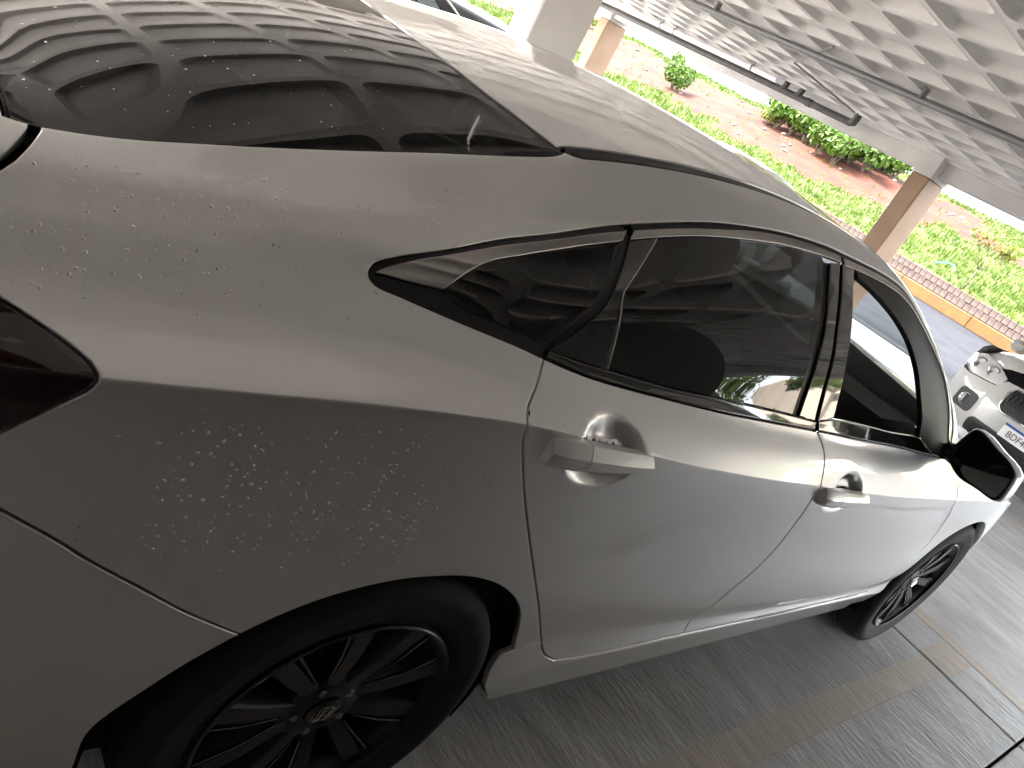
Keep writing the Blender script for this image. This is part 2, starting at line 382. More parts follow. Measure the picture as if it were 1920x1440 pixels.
e = empty('white_pipe', (11.25,0,2.67), label='white pipe held by thin straps next to the drain pipe', cat='pipe')
MB().tube([(0,7.5,0),(0,13.4,0)], .05, 14).build('pipe_run', PIPEW, e, angle=40)
for y in (8.1,10.2,10.6,12.9): MB().lathe([(.052,-.015),(.06,-.015),(.06,.015),(.052,.015)], 14, 'Y', c=(0,y,0)).box((0,y,.07), (.012,.012,.10)).build('strap', PIPEG, e)
e = MB().tube([(7.0,3.9,2.735),(9.04,5.75,2.725),(11.22,5.86,2.72)], .012, 8).build('electric_conduit', PIPEG, label='slim conduit running slantwise across the coffered ceiling', cat='conduit')

# street side: painted kerb, low wall, bank
kerb = empty('kerb', (30.7,0,0), label='yellow painted kerb along the far side of the road', cat='kerb')
for k in range(-20, 14): MB().box((.16,k*3.0+1.5,.20), (.30,2.985,.46), .02).build('kerb_block', KERBY, kerb)
wallp = empty('brick_wall', (31.1,0,0), label='low brick retaining wall between yellow kerb and grass bank', cat='wall')
MB().box((.14,-9,.48), (.20,102,.90)).build('mortar_core', GROUNDM, wallp)
bme = MB().box((0,0,0), (.24,.235,.27), .012).mesh('brick'); bme.materials.append(BRICKM); cnt = 0
for row in range(2):
    for k in range(150):
        y = -1.5+k*.25+(.12 if row else 0)
        link('brick', bme, wallp, loc=(.13+rng.uniform(-.012,.012), y, .58+row*.28)).rotation_euler = (rng.uniform(-.02,.02),rng.uniform(-.02,.02),0)
for (a, b2) in ((-60,-1.65),(36.1,42)): MB().box((.13,(a+b2)/2,.72), (.24,b2-a,.56)).build('coping', BRICKM, wallp)
def bank_z(x, y):
    x = np.asarray(x,float); y = np.asarray(y,float)
    t = np.clip((x-31.3)/14.5, 0, 1); h = 4.72-.010*(y-20)+.10*np.sin(y*.31)+.06*np.sin(y*.83+1)
    q = np.clip((y+14)/14, 0, 1); q = q*q*(3-2*q); h = 1.6+(h-1.6)*q
    z = .96+(h-.96)*(t*.75+.25*t*t*(3-2*t)) + .05*np.sin(x*1.7+y*.9)*t + .04*np.sin(x*3.1-y*2.3)
    return np.where(x > 45.8, z-(x-45.8)*.03, z)
xs = np.arange(31.3,62,.45); ys = np.arange(-60,95,.6); X, Y = np.meshgrid(xs, ys, indexing='ij'); Z = bank_z(X,Y)+rng.normal(0,.02,X.shape)
vs = np.stack([X,Y,Z],-1).reshape(-1,3).tolist(); ny = len(ys)
bank = MB().add(vs, [(i*ny+j,(i+1)*ny+j,(i+1)*ny+j+1,i*ny+j+1) for i in range(len(xs)-1) for j in range(ny-1)]).mesh('bank', smooth=True)
bank.materials.append(GRASSB); bank.materials.append(SOIL)
def soil_mask(x, y):
    n = 1.2*math.sin(y*.45)+.8*math.sin(y*1.3+x*.6)+.5*math.sin(y*2.9+1)
    if y > 15.8: return 35.6+n*.6-(.04*(y-20)) < x < 43.6+n*.3
    if y > 10.5: return 39.2+n*.4 < x < 41.8+n*.5-(15.8-y)*.25
    return False
for p in bank.polygons:
    if soil_mask(p.center.x, p.center.y): p.material_index = 1
link('bank', bank, kind='structure')
# grass
def blades(n, xr, yr, zf, hmin, hmax, cond=lambda x,y: True, seed=1, w=.012):
    r = random.Random(seed); b = MB()
    while n > 0:
        x, y = r.uniform(*xr), r.uniform(*yr)
        if not cond(x,y): n -= .3; continue
        n -= 1; z = float(zf(x,y))-.02
        for k in range(3):
            h = r.uniform(hmin,hmax); a = r.random()*6.28; l = r.uniform(.1,.6)*h; dx, dy = math.cos(a), math.sin(a); px, py = x+r.uniform(-.06,.06), y+r.uniform(-.06,.06)
            b.add([(px-dy*w,py+dx*w,z),(px+dy*w,py-dx*w,z),(px+dx*l*.4+dy*w*.6,py+dy*l*.4-dx*w*.6,z+h*.6),(px+dx*l,py+dy*l,z+h)], [(0,1,2),(0,2,3)])
    return b
blades(16000, (31.4,46), (2,60), bank_z, .10, .30, lambda x,y: not soil_mask(x,y) or random.random() < .02, 5, .022).build('grass', BLADE, kind='stuff', label='long bright grass covering the bank', cat='grass')
# leaves
def leaf_cluster(b, c, rad, n, size, r, squash=1.0, shell=.35):
    for _ in range(n):
        while True:
            d = Vector((r.uniform(-1,1), r.uniform(-1,1), r.uniform(-1,1)))
            if shell < d.length <= 1: break
        p = Vector(c)+Vector((d.x*rad[0], d.y*rad[1], d.z*rad[2]))
        s = size*r.uniform(.6,1.3); nrm = (d+Vector((r.uniform(-.7,.7),r.uniform(-.7,.7),r.uniform(-.2,.9)))).normalized()
        t = nrm.orthogonal().normalized(); t = Matrix.Rotation(r.random()*6.28, 3, nrm) @ t; q = nrm.cross(t)
        b.add([p-t*s, p+q*s*.45+nrm*s*.12, p+t*s, p-q*s*.45+nrm*s*.12], [(0,1,2),(0,2,3)])
def shrub(name, x, y, zf, w, h, n, size, m, label, seed, cat='shrub', stems=5, lean=0, lobes=5, group=None):
    r = random.Random(seed); z = float(zf(x,y)); e = empty(name, (x,y,z), label=label, cat=cat, group=group)
    st = MB()
    for k in range(stems):
        a = r.random()*6.28; l = r.uniform(.2,.5)*w; st.tube([(0,0,-.1),(l*.4*math.cos(a),l*.4*math.sin(a),h*.35),(l*math.cos(a),l*math.sin(a),h*r.uniform(.6,.9))], [.03*h/1.2,.02*h/1.2,.008], 6)
    st.build('stem', BARK, e)
    lf = MB()
    for k in range(lobes):
        a = 2*math.pi*k/lobes+r.random(); rr = w*.28*r.uniform(.5,1.1); c = (rr*math.cos(a), rr*math.sin(a), h*r.uniform(.42,.72))
        leaf_cluster(lf, c, (w*.30,w*.30,h*.34), n//lobes, size, r)
    lf.build('crown', m, e); return e
shrub('shrub', 37.6, 33.9, bank_z, 2.0, 1.7, 900, .16, LEAF, 'round bright green bush alone on the red soil bank', 11)
hedge = [(42.6,21.0+1.0*k) for k in range(10)]+[(40.6,21.6+1.05*k) for k in range(7)]+[(39.2,22.6),(39.3,23.8)]
for k, (x, y) in enumerate(hedge):
    shrub('hedge_bush', x, y, bank_z, 2.0, 1.9, 460, .19, LEAF, 'big-leaved bush of the hedge along the top of the bank', 20+k, group='hedge along the top of the bank', lobes=4)
shrub('shrub', 40.6, 28.6, bank_z, 1.5, 1.0, 420, .12, LEAFY, 'sparse yellowish bush left of the hedge on red soil', 41, lobes=4)
shrub('shrub', 42.0, 38.6, bank_z, 1.3, 1.3, 260, .15, LEAF, 'thin bush on the bank top behind the round one', 42, lobes=3)
shrub('shrub', 41.5, 48.0, bank_z, 1.6, .9, 320, .13, LEAFY, 'low bush on the bank between the two left columns', 43, lobes=3)
# thin twiggy young tree at the right
r = random.Random(77); x, y = 31.9, 10.35; z = float(bank_z(x,y)); e = empty('young_tree', (x,y,z), label='twiggy yellow-green young tree at the edge of the bank', cat='tree')
tw = MB(); tips = []
def branch(p, d, l, rad, depth):
    q = p+d*l*.5+Vector((r.uniform(-.05,.05),r.uniform(-.05,.05),0))*l; s = p+d*l; tw.tube([p,q,s], [rad,rad*.8,rad*.6], 5)
    if depth == 0: tips.append(s); return
    for k in range(3 if depth > 1 else 2):
        nd = (d+Vector((r.uniform(-.75,.75),r.uniform(-.75,.75),r.uniform(-.1,.45)))).normalized(); branch(s, nd, l*r.uniform(.55,.85), rad*.6, depth-1)
branch(Vector((0,0,-.1)), Vector((0,0,1)), .95, .04, 4)
tw.build('trunk', BARK, e, smooth=True); lf = MB()
for t in tips: leaf_cluster(lf, t, (.28,.28,.25), 11 if t.z < 2.0 else 1, .10, r, shell=.1)
lf.build('crown', LEAFY, e)
# pale stones on the soil
rk = MB(); me_r = []
for k in range(4):
    b = MB(); n, m = 5, 7; rr = random.Random(k); vs = []
    for i in range(n+1):
        t = -math.pi/2+math.pi*i/n
        for j in range(m):
            a = 2*math.pi*j/m; q = 1+rr.uniform(-.22,.22); vs.append((math.cos(t)*math.cos(a)*q, math.cos(t)*math.sin(a)*q, math.sin(t)*.7*q))
    b.add(vs, [(i*m+j,i*m+(j+1)%m,(i+1)*m+(j+1)%m,(i+1)*m+j) for i in range(n) for j in range(m)]); me = b.mesh('stone', angle=60); me.materials.append(ROCK); me_r.append(me)
r = random.Random(5); k = 0
while k < 95:
    x, y = r.uniform(35,43.5), r.uniform(10,58)
    if not soil_mask(x,y): continue
    k += 1; s = .05+.13*r.random()**2; o = link('stone', me_r[k%4], loc=(x,y,float(bank_z(x,y))+s*.2), label='pale stone lying on the red soil of the bank', cat='stone', group='pale stones on the red soil'); o.scale = (s*1.2,s*1.2,s); o.rotation_euler = (0,0,r.random()*6)
MB().tube([(33.2,12.35,float(bank_z(33.2,12.35))+.03),(33.5,12.1,float(bank_z(33.5,12.1))+.14),(33.5,11.75,float(bank_z(33.5,11.75))+.16),(33.2,11.5,float(bank_z(33.2,11.5))+.02)], .03, 8).build('garden_hose', HOSE, label='short curved teal hose lying on the grass bank', cat='hose')

# further along the street (seen as reflections in the car): trees, wall, shed, fence
blades(3500, (31.4,44), (-34,2), bank_z, .08, .22, seed=9, w=.02).build('lawn_grass', BLADE, kind='stuff', label='short grass further along the street', cat='grass')
def tree(x, y, h, w, seed, label):
    r = random.Random(seed); e = empty('tree', (x,y,float(bank_z(x,y))), label=label, cat='tree', group='trees further along the street')
    t = MB(); t.tube([(0,0,-.1),(.1,.05,h*.25),(.05,.1,h*.42)], [.20,.15,.12], 8); lf = MB()
    for k in range(8):
        a = 2*math.pi*k/8+r.random()*.5; l = w*r.uniform(.45,.95); zt = h*r.uniform(.55,.9)
        t.tube([(.05,.1,h*.38),(l*.5*math.cos(a),l*.5*math.sin(a),h*.55),(l*math.cos(a),l*math.sin(a),zt)], [.09,.05,.02], 6)
        leaf_cluster(lf, (l*.85*math.cos(a),l*.85*math.sin(a),zt), (w*.38,w*.38,h*.16), 330, .17, r)
    leaf_cluster(lf, (0,0,h*.85), (w*.5,w*.5,h*.15), 400, .17, r)
    t.build('trunk', BARK, e, smooth=True); lf.build('crown', LEAFT, e)
tree(38, -17.5, 5.6, 3.2, 1, 'spreading tree mirrored in the rear door window'); tree(44, -9.5, 6.5, 3.4, 2, 'taller tree on the lawn behind the spreading one'); tree(42, -29, 7.0, 4, 3, 'broad tree at the far end of the street')
w = empty('orange_wall', (36.5,-21.5,float(bank_z(36.5,-21.5))), label='orange brick wall with pale coping on the lawn', cat='wall')
MB().box((0,0,1.0), (.25,3.4,2.0)).build('wall_face', ORANGE, w); MB().box((0,0,2.04), (.35,3.5,.08)).build('coping', WHITEW, w)
w = empty('white_shed', (38.5,-25,float(bank_z(38.5,-25))-.1), label='small white shed with a flat roof beyond the lawn', cat='shed')
MB().box((0,0,1.5), (3,4.5,3.0)).build('shed_wall', WHITEW, w); MB().box((0,0,3.06), (3.3,4.8,.12)).build('shed_roof', COLM, w); MB().box((-1.52,.9,1.05), (.06,.9,2.1)).build('shed_door', STEEL, w)
w = empty('fence', (33.5,-14,float(bank_z(33.5,-14))), label='thin steel fence on the lawn further along the street', cat='fence')
for k in range(9): MB().box((0,-10+k*2.5,.55), (.05,.05,1.1)).build('post', STEEL, w)
for z in (.35,.75,1.08): MB().box((0,0,z), (.03,20,.04)).build('rail', STEEL, w)
b = empty('apartment_block', (72,-30,0), label='cream apartment block far beyond the lawn', cat='building')
MB().box((0,0,4.5), (9,50,9)).build('facade', noise_col(mat('cream_render', (.6,.5,.4), .8), (.56,.46,.36), (.66,.56,.45), .6), b)
for i in range(9):
    for j in range(3): MB().box((-4.52,-20+i*5,1.6+j*2.8), (.06,1.6,1.3)).build('window', BLACKG, b)
# ------------------------------------------------------------------ curved panels cut from a surface
def catmull(pts, step, closed=False):
    P = np.array(pts, float)
    if len(P) < 3:
        n = max(2, int(np.linalg.norm(P[1]-P[0])/step)+1); t = np.linspace(0,1,n)[:,None]; return P[0]*(1-t)+P[1]*t
    out = []
    for i in range(len(P)-1):
        p0 = P[i-1] if i > 0 else 2*P[0]-P[1]; p1 = P[i]; p2 = P[i+1]; p3 = P[i+2] if i+2 < len(P) else 2*P[-1]-P[-2]
        d1 = max(np.linalg.norm(p2-p1), 1e-6); d0 = max(np.linalg.norm(p1-p0), 1e-6); d2 = max(np.linalg.norm(p3-p2), 1e-6)
        a, b, c = d0**.5, d1**.5, d2**.5
        m1 = b*((p1-p0)/a - (p2-p0)/(a+b) + (p2-p1)/b); m2 = b*((p2-p1)/b - (p3-p1)/(b+c) + (p3-p2)/c)
        n = max(1, int(math.ceil(d1/step)))
        for k in range(n):
            t = k/n; t2 = t*t; t3 = t2*t
            out.append(p1*(2*t3-3*t2+1)+m1*(t3-2*t2+t)+p2*(-2*t3+3*t2)+m2*(t3-t2))
    out.append(P[-1]); return np.array(out)
def inside(poly, q):
    x, y = q[:,0], q[:,1]; c = np.zeros(len(q), bool); n = len(poly)
    for i in range(n):
        x1, y1 = poly[i]; x2, y2 = poly[(i+1) % n]
        if y1 == y2: continue
        k = ((y1 > y) != (y2 > y)) & (x < (x2-x1)*(y-y1)/(y2-y1)+x1); c ^= k
    return c
def dist_poly(poly, q):
    d = np.full(len(q), 1e9); n = len(poly)
    for i in range(n):
        a = poly[i]; b = poly[(i+1) % n]; ab = b-a; L = ab@ab
        if L < 1e-16: continue
        t = np.clip(((q-a)@ab)/L, 0, 1); d = np.minimum(d, np.linalg.norm(q-(a+t[:,None]*ab), axis=1))
    return d
class Surf:
    def __init__(s, fn, vscale, ulines, vlines): s.fn = fn; s.vs = vscale; s.ul = ulines; s.vl = vlines
def panel_mesh(name, surf, outline, off=0.0, gap=.0035, flange=.012, step=.02, disp=None, extra=None, edge=.0022, mirror=False, both=False):
    """outline: (u,v) polygon. Returns a mesh of that piece of the surface with rounded, returned edges."""
    ol = [outline[0]]
    for q in outline[1:]:
        if math.hypot(q[0]-ol[-1][0], (q[1]-ol[-1][1])*surf.vs) > 1.5e-3: ol.append(q)
    if math.hypot(ol[0][0]-ol[-1][0], (ol[0][1]-ol[-1][1])*surf.vs) < 1.5e-3: ol.pop()
    # subdivide long edges
    o2 = []
    for i in range(len(ol)):
        a = np.array(ol[i], float); b = np.array(ol[(i+1) % len(ol)], float); L = math.hypot(b[0]-a[0], (b[1]-a[1])*surf.vs); n = max(1, int(math.ceil(L/step)))
        for k in range(n): o2.append(a+(b-a)*k/n)
    O = np.array(o2); sc = np.array([1, surf.vs]); Om = O*sc
    area = .5*np.sum(Om[:,0]*np.roll(Om[:,1],-1)-np.roll(Om[:,0],-1)*Om[:,1])
    if area < 0: O = O[::-1].copy(); Om = Om[::-1].copy()
    lo, hi = O.min(0), O.max(0)
    us = surf.ul(lo[0], hi[0], step); vv = surf.vl(lo[1], hi[1], step)
    g = np.stack(np.meshgrid(us, vv, indexing='ij'), -1).reshape(-1, 2)
    if extra is not None: g = np.concatenate([g, extra])
    g = g[inside(Om, g*sc)]
    if len(g): g = g[dist_poly(Om, g*sc) > max(edge*2.2, step*.28)]
    pts = np.concatenate([Om, g*sc]); nb = len(Om)
    if extra is not None and len(g):   # drop near duplicates
        key = np.round(pts[nb:]/.0025).astype(int); _, ix = np.unique(key, axis=0, return_index=True)
        g = g[np.sort(ix)]; pts = np.concatenate([Om, g*sc])
    r = delaunay_2d_cdt([Vector(p) for p in pts], [(i, (i+1) % nb) for i in range(nb)], [], 0, 1e-7)
    V2 = np.array([(p[0], p[1]) for p in r[0]]); F = np.array([f for f in r[2] if len(f) == 3])
    cen = V2[F].mean(1); F = F[inside(Om, cen)]
    # map
    UV = V2/sc
    def D(u, v):
        P = surf.fn(u, v)
        if disp is None and off == 0: return P
        e = 1e-3; a = surf.fn(u+e, v)-surf.fn(u-e, v); b = surf.fn(u, v+e)-surf.fn(u, v-e); n = np.cross(a, b); n /= np.linalg.norm(n, axis=-1, keepdims=True)+1e-12
        h = off if disp is None else off+disp(P)
        return P+n*(np.broadcast_to(h, n.shape[:-1])[..., None])
    u, v = UV[:,0], UV[:,1]
    P = D(u, v); e1 = .003; e2 = .0035/surf.vs
    n = np.cross(D(u+e1, v)-D(u-e1, v), D(u, v+e2)-D(u, v-e2)); N = n/(np.linalg.norm(n, axis=1, keepdims=True)+1e-12)
    # boundary order in the result
    import itertools
    cnt = {}
    for f in F:
        for a, b in ((f[0],f[1]),(f[1],f[2]),(f[2],f[0])): cnt[(a,b)] = 1
    nxt = {a: b for (a,b) in cnt if (b,a) not in cnt}
    loops = []; todo = set(nxt)
    while todo:
        s0 = todo.pop(); lp = [s0]; k = nxt[s0]
        while k != s0 and k in todo: lp.append(k); todo.discard(k); k = nxt[k]
        if len(lp) > 2: loops.append(lp)
    VV = [P.copy()]; NN = [N.copy()]; FF = [tuple(f) for f in F]; base = len(P)
    for lp in loops:
        lp = np.array(lp); B = P[lp]; Nb = N[lp]
        t = np.roll(B,-1,0)-np.roll(B,1,0); t /= np.linalg.norm(t, axis=1, keepdims=True)+1e-12
        T = np.cross(t, Nb); T /= np.linalg.norm(T, axis=1, keepdims=True)+1e-12
        if both:   # centre line edge stays put
            fix = np.abs(B[:,1]) < 2e-3
        else: fix = np.zeros(len(lp), bool)
        g0 = gap/2
        k = (~fix)[:,None]
        VV[0][lp] = B-T*(g0+edge)*k
        rings = [(B-T*(g0+edge*.35)*k-Nb*edge*.25, Nb*.78+T*.62), (B-T*g0*k-Nb*edge, Nb*.2+T*.98), (B-T*g0*k-Nb*(edge+flange), T)]
        prev = lp
        m = len(lp)
        for (pp, nn) in rings:
            nn = np.where(fix[:,None], Nb, nn); nn = nn/np.linalg.norm(nn, axis=1, keepdims=True)
            VV.append(pp); NN.append(nn); cur = np.arange(base, base+m); base += m
            for i in range(m):
                j = (i+1) % m
                if fix[i] and fix[j]: continue
                FF.append((prev[i], cur[i], cur[j], prev[j]))
            prev = cur
    VV = np.concatenate(VV); NN = np.concatenate(NN); FF = [tuple(int(i) for i in f) for f in FF]
    # orientation: face normal should agree with N
    tri = np.array(FF[:len(F)]); fn = np.cross(VV[tri[:,1]]-VV[tri[:,0]], VV[tri[:,2]]-VV[tri[:,0]])
    if np.sum(fn*NN[tri[:,0]]) < 0: FF = [tuple(reversed(q)) for q in FF]
    if both:
        V2 = VV*np.array([1,-1,1]); N2 = NN*np.array([1,-1,1]); k = len(VV)
        c = np.abs(VV[:,1]) < 2e-3; NN[c,1] = 0; N2[c,1] = 0
        FF = FF+[tuple(i+k for i in reversed(q)) for q in FF]; VV = np.concatenate([VV,V2]); NN = np.concatenate([NN,N2])
    elif mirror:
        VV = VV*np.array([1,-1,1]); NN = NN*np.array([1,-1,1]); FF = [tuple(reversed(q)) for q in FF]
    me = bpy.data.meshes.new(name); me.from_pydata(VV.tolist(), [], FF); me.update()
    me.polygons.foreach_set('use_smooth', [True]*len(me.polygons))
    NN = NN/(np.linalg.norm(NN, axis=1, keepdims=True)+1e-12)
    me.normals_split_custom_set_from_vertices(NN.tolist())
    return me

# ------------------------------------------------------------------ the silver sedan: body surface from longitudinal guide curves
def pchip(xs,ys):
    xs=np.asarray(xs,float);ys=np.asarray(ys,float);h=np.diff(xs);d=np.diff(ys)/h;n=len(xs);m=np.zeros(n)
    for i in range(1,n-1):
        if d[i-1]*d[i]>0:
            w1=2*h[i]+h[i-1];w2=h[i]+2*h[i-1];m[i]=(w1+w2)/(w1/d[i-1]+w2/d[i])
    m[0]=d[0];m[-1]=d[-1]
    def f(x):
        x=np.clip(np.asarray(x,float),xs[0],xs[-1]);i=np.clip(np.searchsorted(xs,x)-1,0,n-2)
        t=(x-xs[i])/h[i];t2=t*t;t3=t2*t
        return ys[i]*(2*t3-3*t2+1)+h[i]*m[i]*(t3-2*t2+t)+ys[i+1]*(-2*t3+3*t2)+h[i]*m[i+1]*(t3-t2)
    return f
# guides: knots (x, w, z)
G=[
 # 0 rocker inner
 [(-1.03,.60,.40),(-.8,.72,.26),(-.4,.74,.20),(2.3,.74,.20),(3.2,.70,.22),(3.58,.40,.26)],
 # 1 rocker bottom edge
 [(-1.03,.64,.42),(-.8,.80,.27),(-.4,.85,.225),(.5,.855,.215),(2.2,.855,.240),(3.0,.84,.23),(3.3,.76,.24),(3.58,.42,.28)],
 # 2 rocker lip
 [(-1.03,.66,.46),(-.8,.825,.36),(-.4,.870,.34),(.5,.882,.335),(2.2,.882,.335),(3.0,.87,.32),(3.3,.79,.32),(3.58,.44,.34)],
 # 3 lower door
 [(-1.03,.68,.55),(-.8,.835,.46),(-.4,.880,.43),(.4,.878,.425),(1.,.872,.39),(1.5,.873,.368),(1.9,.874,.358),(2.2,.876,.36),(2.5,.878,.42),(3.0,.875,.42),(3.3,.80,.42),(3.58,.46,.42)],
 # 4 lower character line
 [(-1.03,.70,.66),(-.8,.845,.58),(-.4,.893,.56),(.0,.897,.56),(.3,.892,.55),(.53,.890,.532),(1.,.886,.455),(1.47,.884,.412),(1.9,.882,.386),(2.2,.884,.40),(2.7,.897,.54),(3.0,.885,.52),(3.3,.81,.52),(3.58,.46,.52)],
 # 5 mid door
 [(-1.03,.70,.80),(-.8,.847,.78),(-.4,.887,.77),(.0,.899,.765),(.5,.890,.72),(1.1,.883,.66),(2.1,.881,.61),(2.7,.897,.67),(3.0,.885,.65),(3.3,.80,.62),(3.58,.44,.58)],
 # 6 crease
 [(-1.03,.68,.955),(-.8,.835,.963),(-.51,.875,.969),(-.2,.891,.978),(0,.897,.9745),(.17,.898,.957),(.38,.899,.928),(.8,.899,.884),(1.1,.897,.862),(1.4,.896,.837),(1.74,.894,.817),(2.2,.895,.803),(2.7,.897,.79),(3.1,.865,.745),(3.3,.78,.70),(3.58,.42,.63)],
 # 7 shoulder mid
 [(-1.03,.60,1.01),(-.8,.765,1.000),(-.51,.786,1.000),(-.2,.799,1.011),(0,.838,1.006),(.17,.856,.988),(.38,.865,.967),(.8,.873,.932),(1.1,.872,.916),(1.4,.869,.897),(1.74,.865,.877),(2.2,.853,.858),(2.7,.83,.84),(3.1,.78,.78),(3.3,.70,.73),(3.58,.40,.645)],
 # 8 belt / haunch
 [(-1.03,.50,1.045),(-.8,.69,1.040),(-.55,.714,1.051),(-.385,.723,1.059),(-.19,.735,1.068),(-.04,.768,1.044),(.06,.795,1.041),(.11,.806,1.034),(.2,.815,1.021),(.33,.820,1.010),(.46,.826,1.001),(.62,.832,.991),(.82,.837,.980),(1.1,.837,.970),(1.34,.834,.956),(1.7,.830,.938),(2.05,.825,.924),(2.3,.80,.90),(2.7,.76,.895),(3.1,.70,.81),(3.3,.62,.755),(3.58,.38,.655)],
 # 9 mid glass
 [(-1.03,.46,1.06),(-.8,.665,1.06),(-.55,.687,1.067),(-.385,.692,1.079),(-.19,.706,1.099),(0,.731,1.100),(.2,.757,1.108),(.33,.760,1.121),(.46,.761,1.136),(.62,.763,1.148),(.82,.767,1.158),(1.1,.770,1.160),(1.34,.767,1.150),(1.6,.764,1.122),(1.85,.775,1.05),(2.05,.80,.955),(2.2,.78,.94),(2.7,.70,.925),(3.1,.62,.835),(3.3,.54,.775),(3.58,.34,.665)],
 # 10 dlo top
 [(-1.03,.44,1.07),(-.8,.645,1.073),(-.55,.665,1.079),(-.385,.668,1.095),(-.19,.675,1.119),(-.10,.678,1.127),(.0,.662,1.145),(.1,.645,1.163),(.2,.628,1.183),(.33,.613,1.216),(.473,.605,1.254),(.61,.602,1.284),(.76,.602,1.308),(.9,.606,1.322),(1.05,.610,1.331),(1.23,.611,1.332),(1.38,.611,1.327),(1.485,.613,1.316),(1.61,.624,1.281),(1.73,.650,1.235),(1.857,.687,1.174),(1.975,.722,1.105),(2.12,.765,1.015),(2.3,.75,.955),(2.7,.66,.935),(3.1,.58,.845),(3.3,.50,.785),(3.58,.32,.67)],
 # 11 rail
 [(-1.03,.43,1.078),(-.8,.625,1.083),(-.55,.63,1.089),(-.385,.624,1.110),(-.19,.616,1.146),(0,.602,1.182),(.2,.585,1.226),(.33,.579,1.259),(.473,.578,1.295),(.61,.578,1.322),(.76,.580,1.343),(.9,.583,1.355),(1.05,.585,1.361),(1.23,.585,1.358),(1.4,.584,1.345),(1.55,.592,1.318),(1.7,.617,1.269),(1.857,.657,1.196),(1.975,.692,1.128),(2.12,.735,1.035),(2.3,.72,.965),(2.7,.62,.94),(3.1,.54,.852),(3.3,.46,.79),(3.58,.30,.673)],
 # 12 ditch / glass edge
 [(-1.03,.42,1.082),(-.8,.60,1.090),(-.548,.595,1.096),(-.456,.587,1.109),(-.398,.582,1.122),(-.315,.575,1.140),(-.151,.560,1.181),(-.012,.547,1.216),(.119,.535,1.249),(.2,.530,1.277),(.33,.534,1.309),(.51,.540,1.343),(.63,.543,1.360),(.76,.548,1.373),(.9,.552,1.380),(1.05,.554,1.380),(1.23,.553,1.373),(1.4,.552,1.358),(1.55,.560,1.330),(1.7,.585,1.281),(1.857,.625,1.208),(1.975,.66,1.14),(2.12,.70,1.045),(2.3,.68,.972),(2.7,.56,.945),(3.1,.48,.86),(3.3,.40,.795),(3.58,.26,.675)],
 # 13 roof quarter
 [(-1.03,.25,1.092),(-.8,.33,1.096),(-.70,.33,1.090),(-.62,.325,1.103),(-.456,.32,1.151),(-.3,.31,1.197),(-.151,.30,1.241),(0,.295,1.277),(.119,.29,1.302),(.2,.285,1.323),(.33,.285,1.348),(.51,.285,1.375),(.7,.285,1.394),(.9,.285,1.403),(1.1,.285,1.403),(1.3,.285,1.394),(1.5,.29,1.373),(1.65,.30,1.345),(1.857,.32,1.265),(2.1,.34,1.145),(2.35,.34,1.01),(2.45,.34,.975),(2.7,.3,.96),(3.1,.26,.873),(3.3,.22,.805),(3.58,.14,.68)],
 # 14 centre
 [(-1.03,0,1.096),(-.8,0,1.102),(-.70,0,1.100),(-.64,0,1.107),(-.456,0,1.166),(-.3,0,1.216),(-.151,0,1.261),(0,0,1.297),(.119,0,1.320),(.2,0,1.338),(.33,0,1.359),(.51,0,1.384),(.7,0,1.402),(.9,0,1.411),(1.1,0,1.411),(1.3,0,1.403),(1.5,0,1.385),(1.67,0,1.355),(1.857,0,1.285),(2.1,0,1.175),(2.35,0,1.045),(2.5,0,.985),(2.7,0,.968),(3.1,0,.88),(3.3,0,.81),(3.58,0,.682)],
]
NG=len(G)
def soft(xs,ys,sig=.055,h=.01):
    f=pchip(xs,ys);g=np.arange(-1.33,3.88,h);x0,x1=xs[0],xs[-1]
    y=np.where(g<x0,2*f(x0)-f(2*x0-g),np.where(g>x1,2*f(x1)-f(2*x1-g),f(g)))
    k=np.arange(-30,31);w=np.exp(-.5*(k*h/sig)**2);w/=w.sum();y=np.convolve(np.pad(y,30,mode='edge'),w,'valid')
    def q(x):
        t=(np.clip(np.asarray(x,float),-1.1,3.7)-g[0])/h;i=np.clip(t.astype(int),1,len(g)-3);u=t-i
        a,b,c,d=y[i-1],y[i],y[i+1],y[i+2]
        return b+.5*u*(c-a+u*(2*a-5*b+4*c-d+u*(3*(b-c)+d-a)))
    return q
def gsig(k): return .05 if k in (8,9,10) else .075 if k>=11 else .06
GF=[(soft([k[0] for k in g],[k[1] for k in g],gsig(i)),soft([k[0] for k in g],[k[2] for k in g],gsig(i))) for i,g in enumerate(G)]
def smooth(x,a,b):
    t=np.clip((x-a)/(b-a),0,1); return t*t*(3-2*t)
def softness(k,x):
    x=np.asarray(x,float); o=np.ones_like(x)
    if k in (1,2,6): return o*0
    if k==3: return o*.5
    if k==8: return 1-smooth(x,-1.0,-.6)*(1-smooth(x,2.2,2.5))*.9
    if k==10: return 1-smooth(x,-.22,.1)*(1-smooth(x,2.0,2.2))
    if k==12: return 1-smooth(x,-.6,-.5)*(1-smooth(x,2.0,2.2))
    if k==7: return o
    if k==4: return 1-.75*smooth(x,.3,.7)*(1-smooth(x,2.0,2.4))
    return o
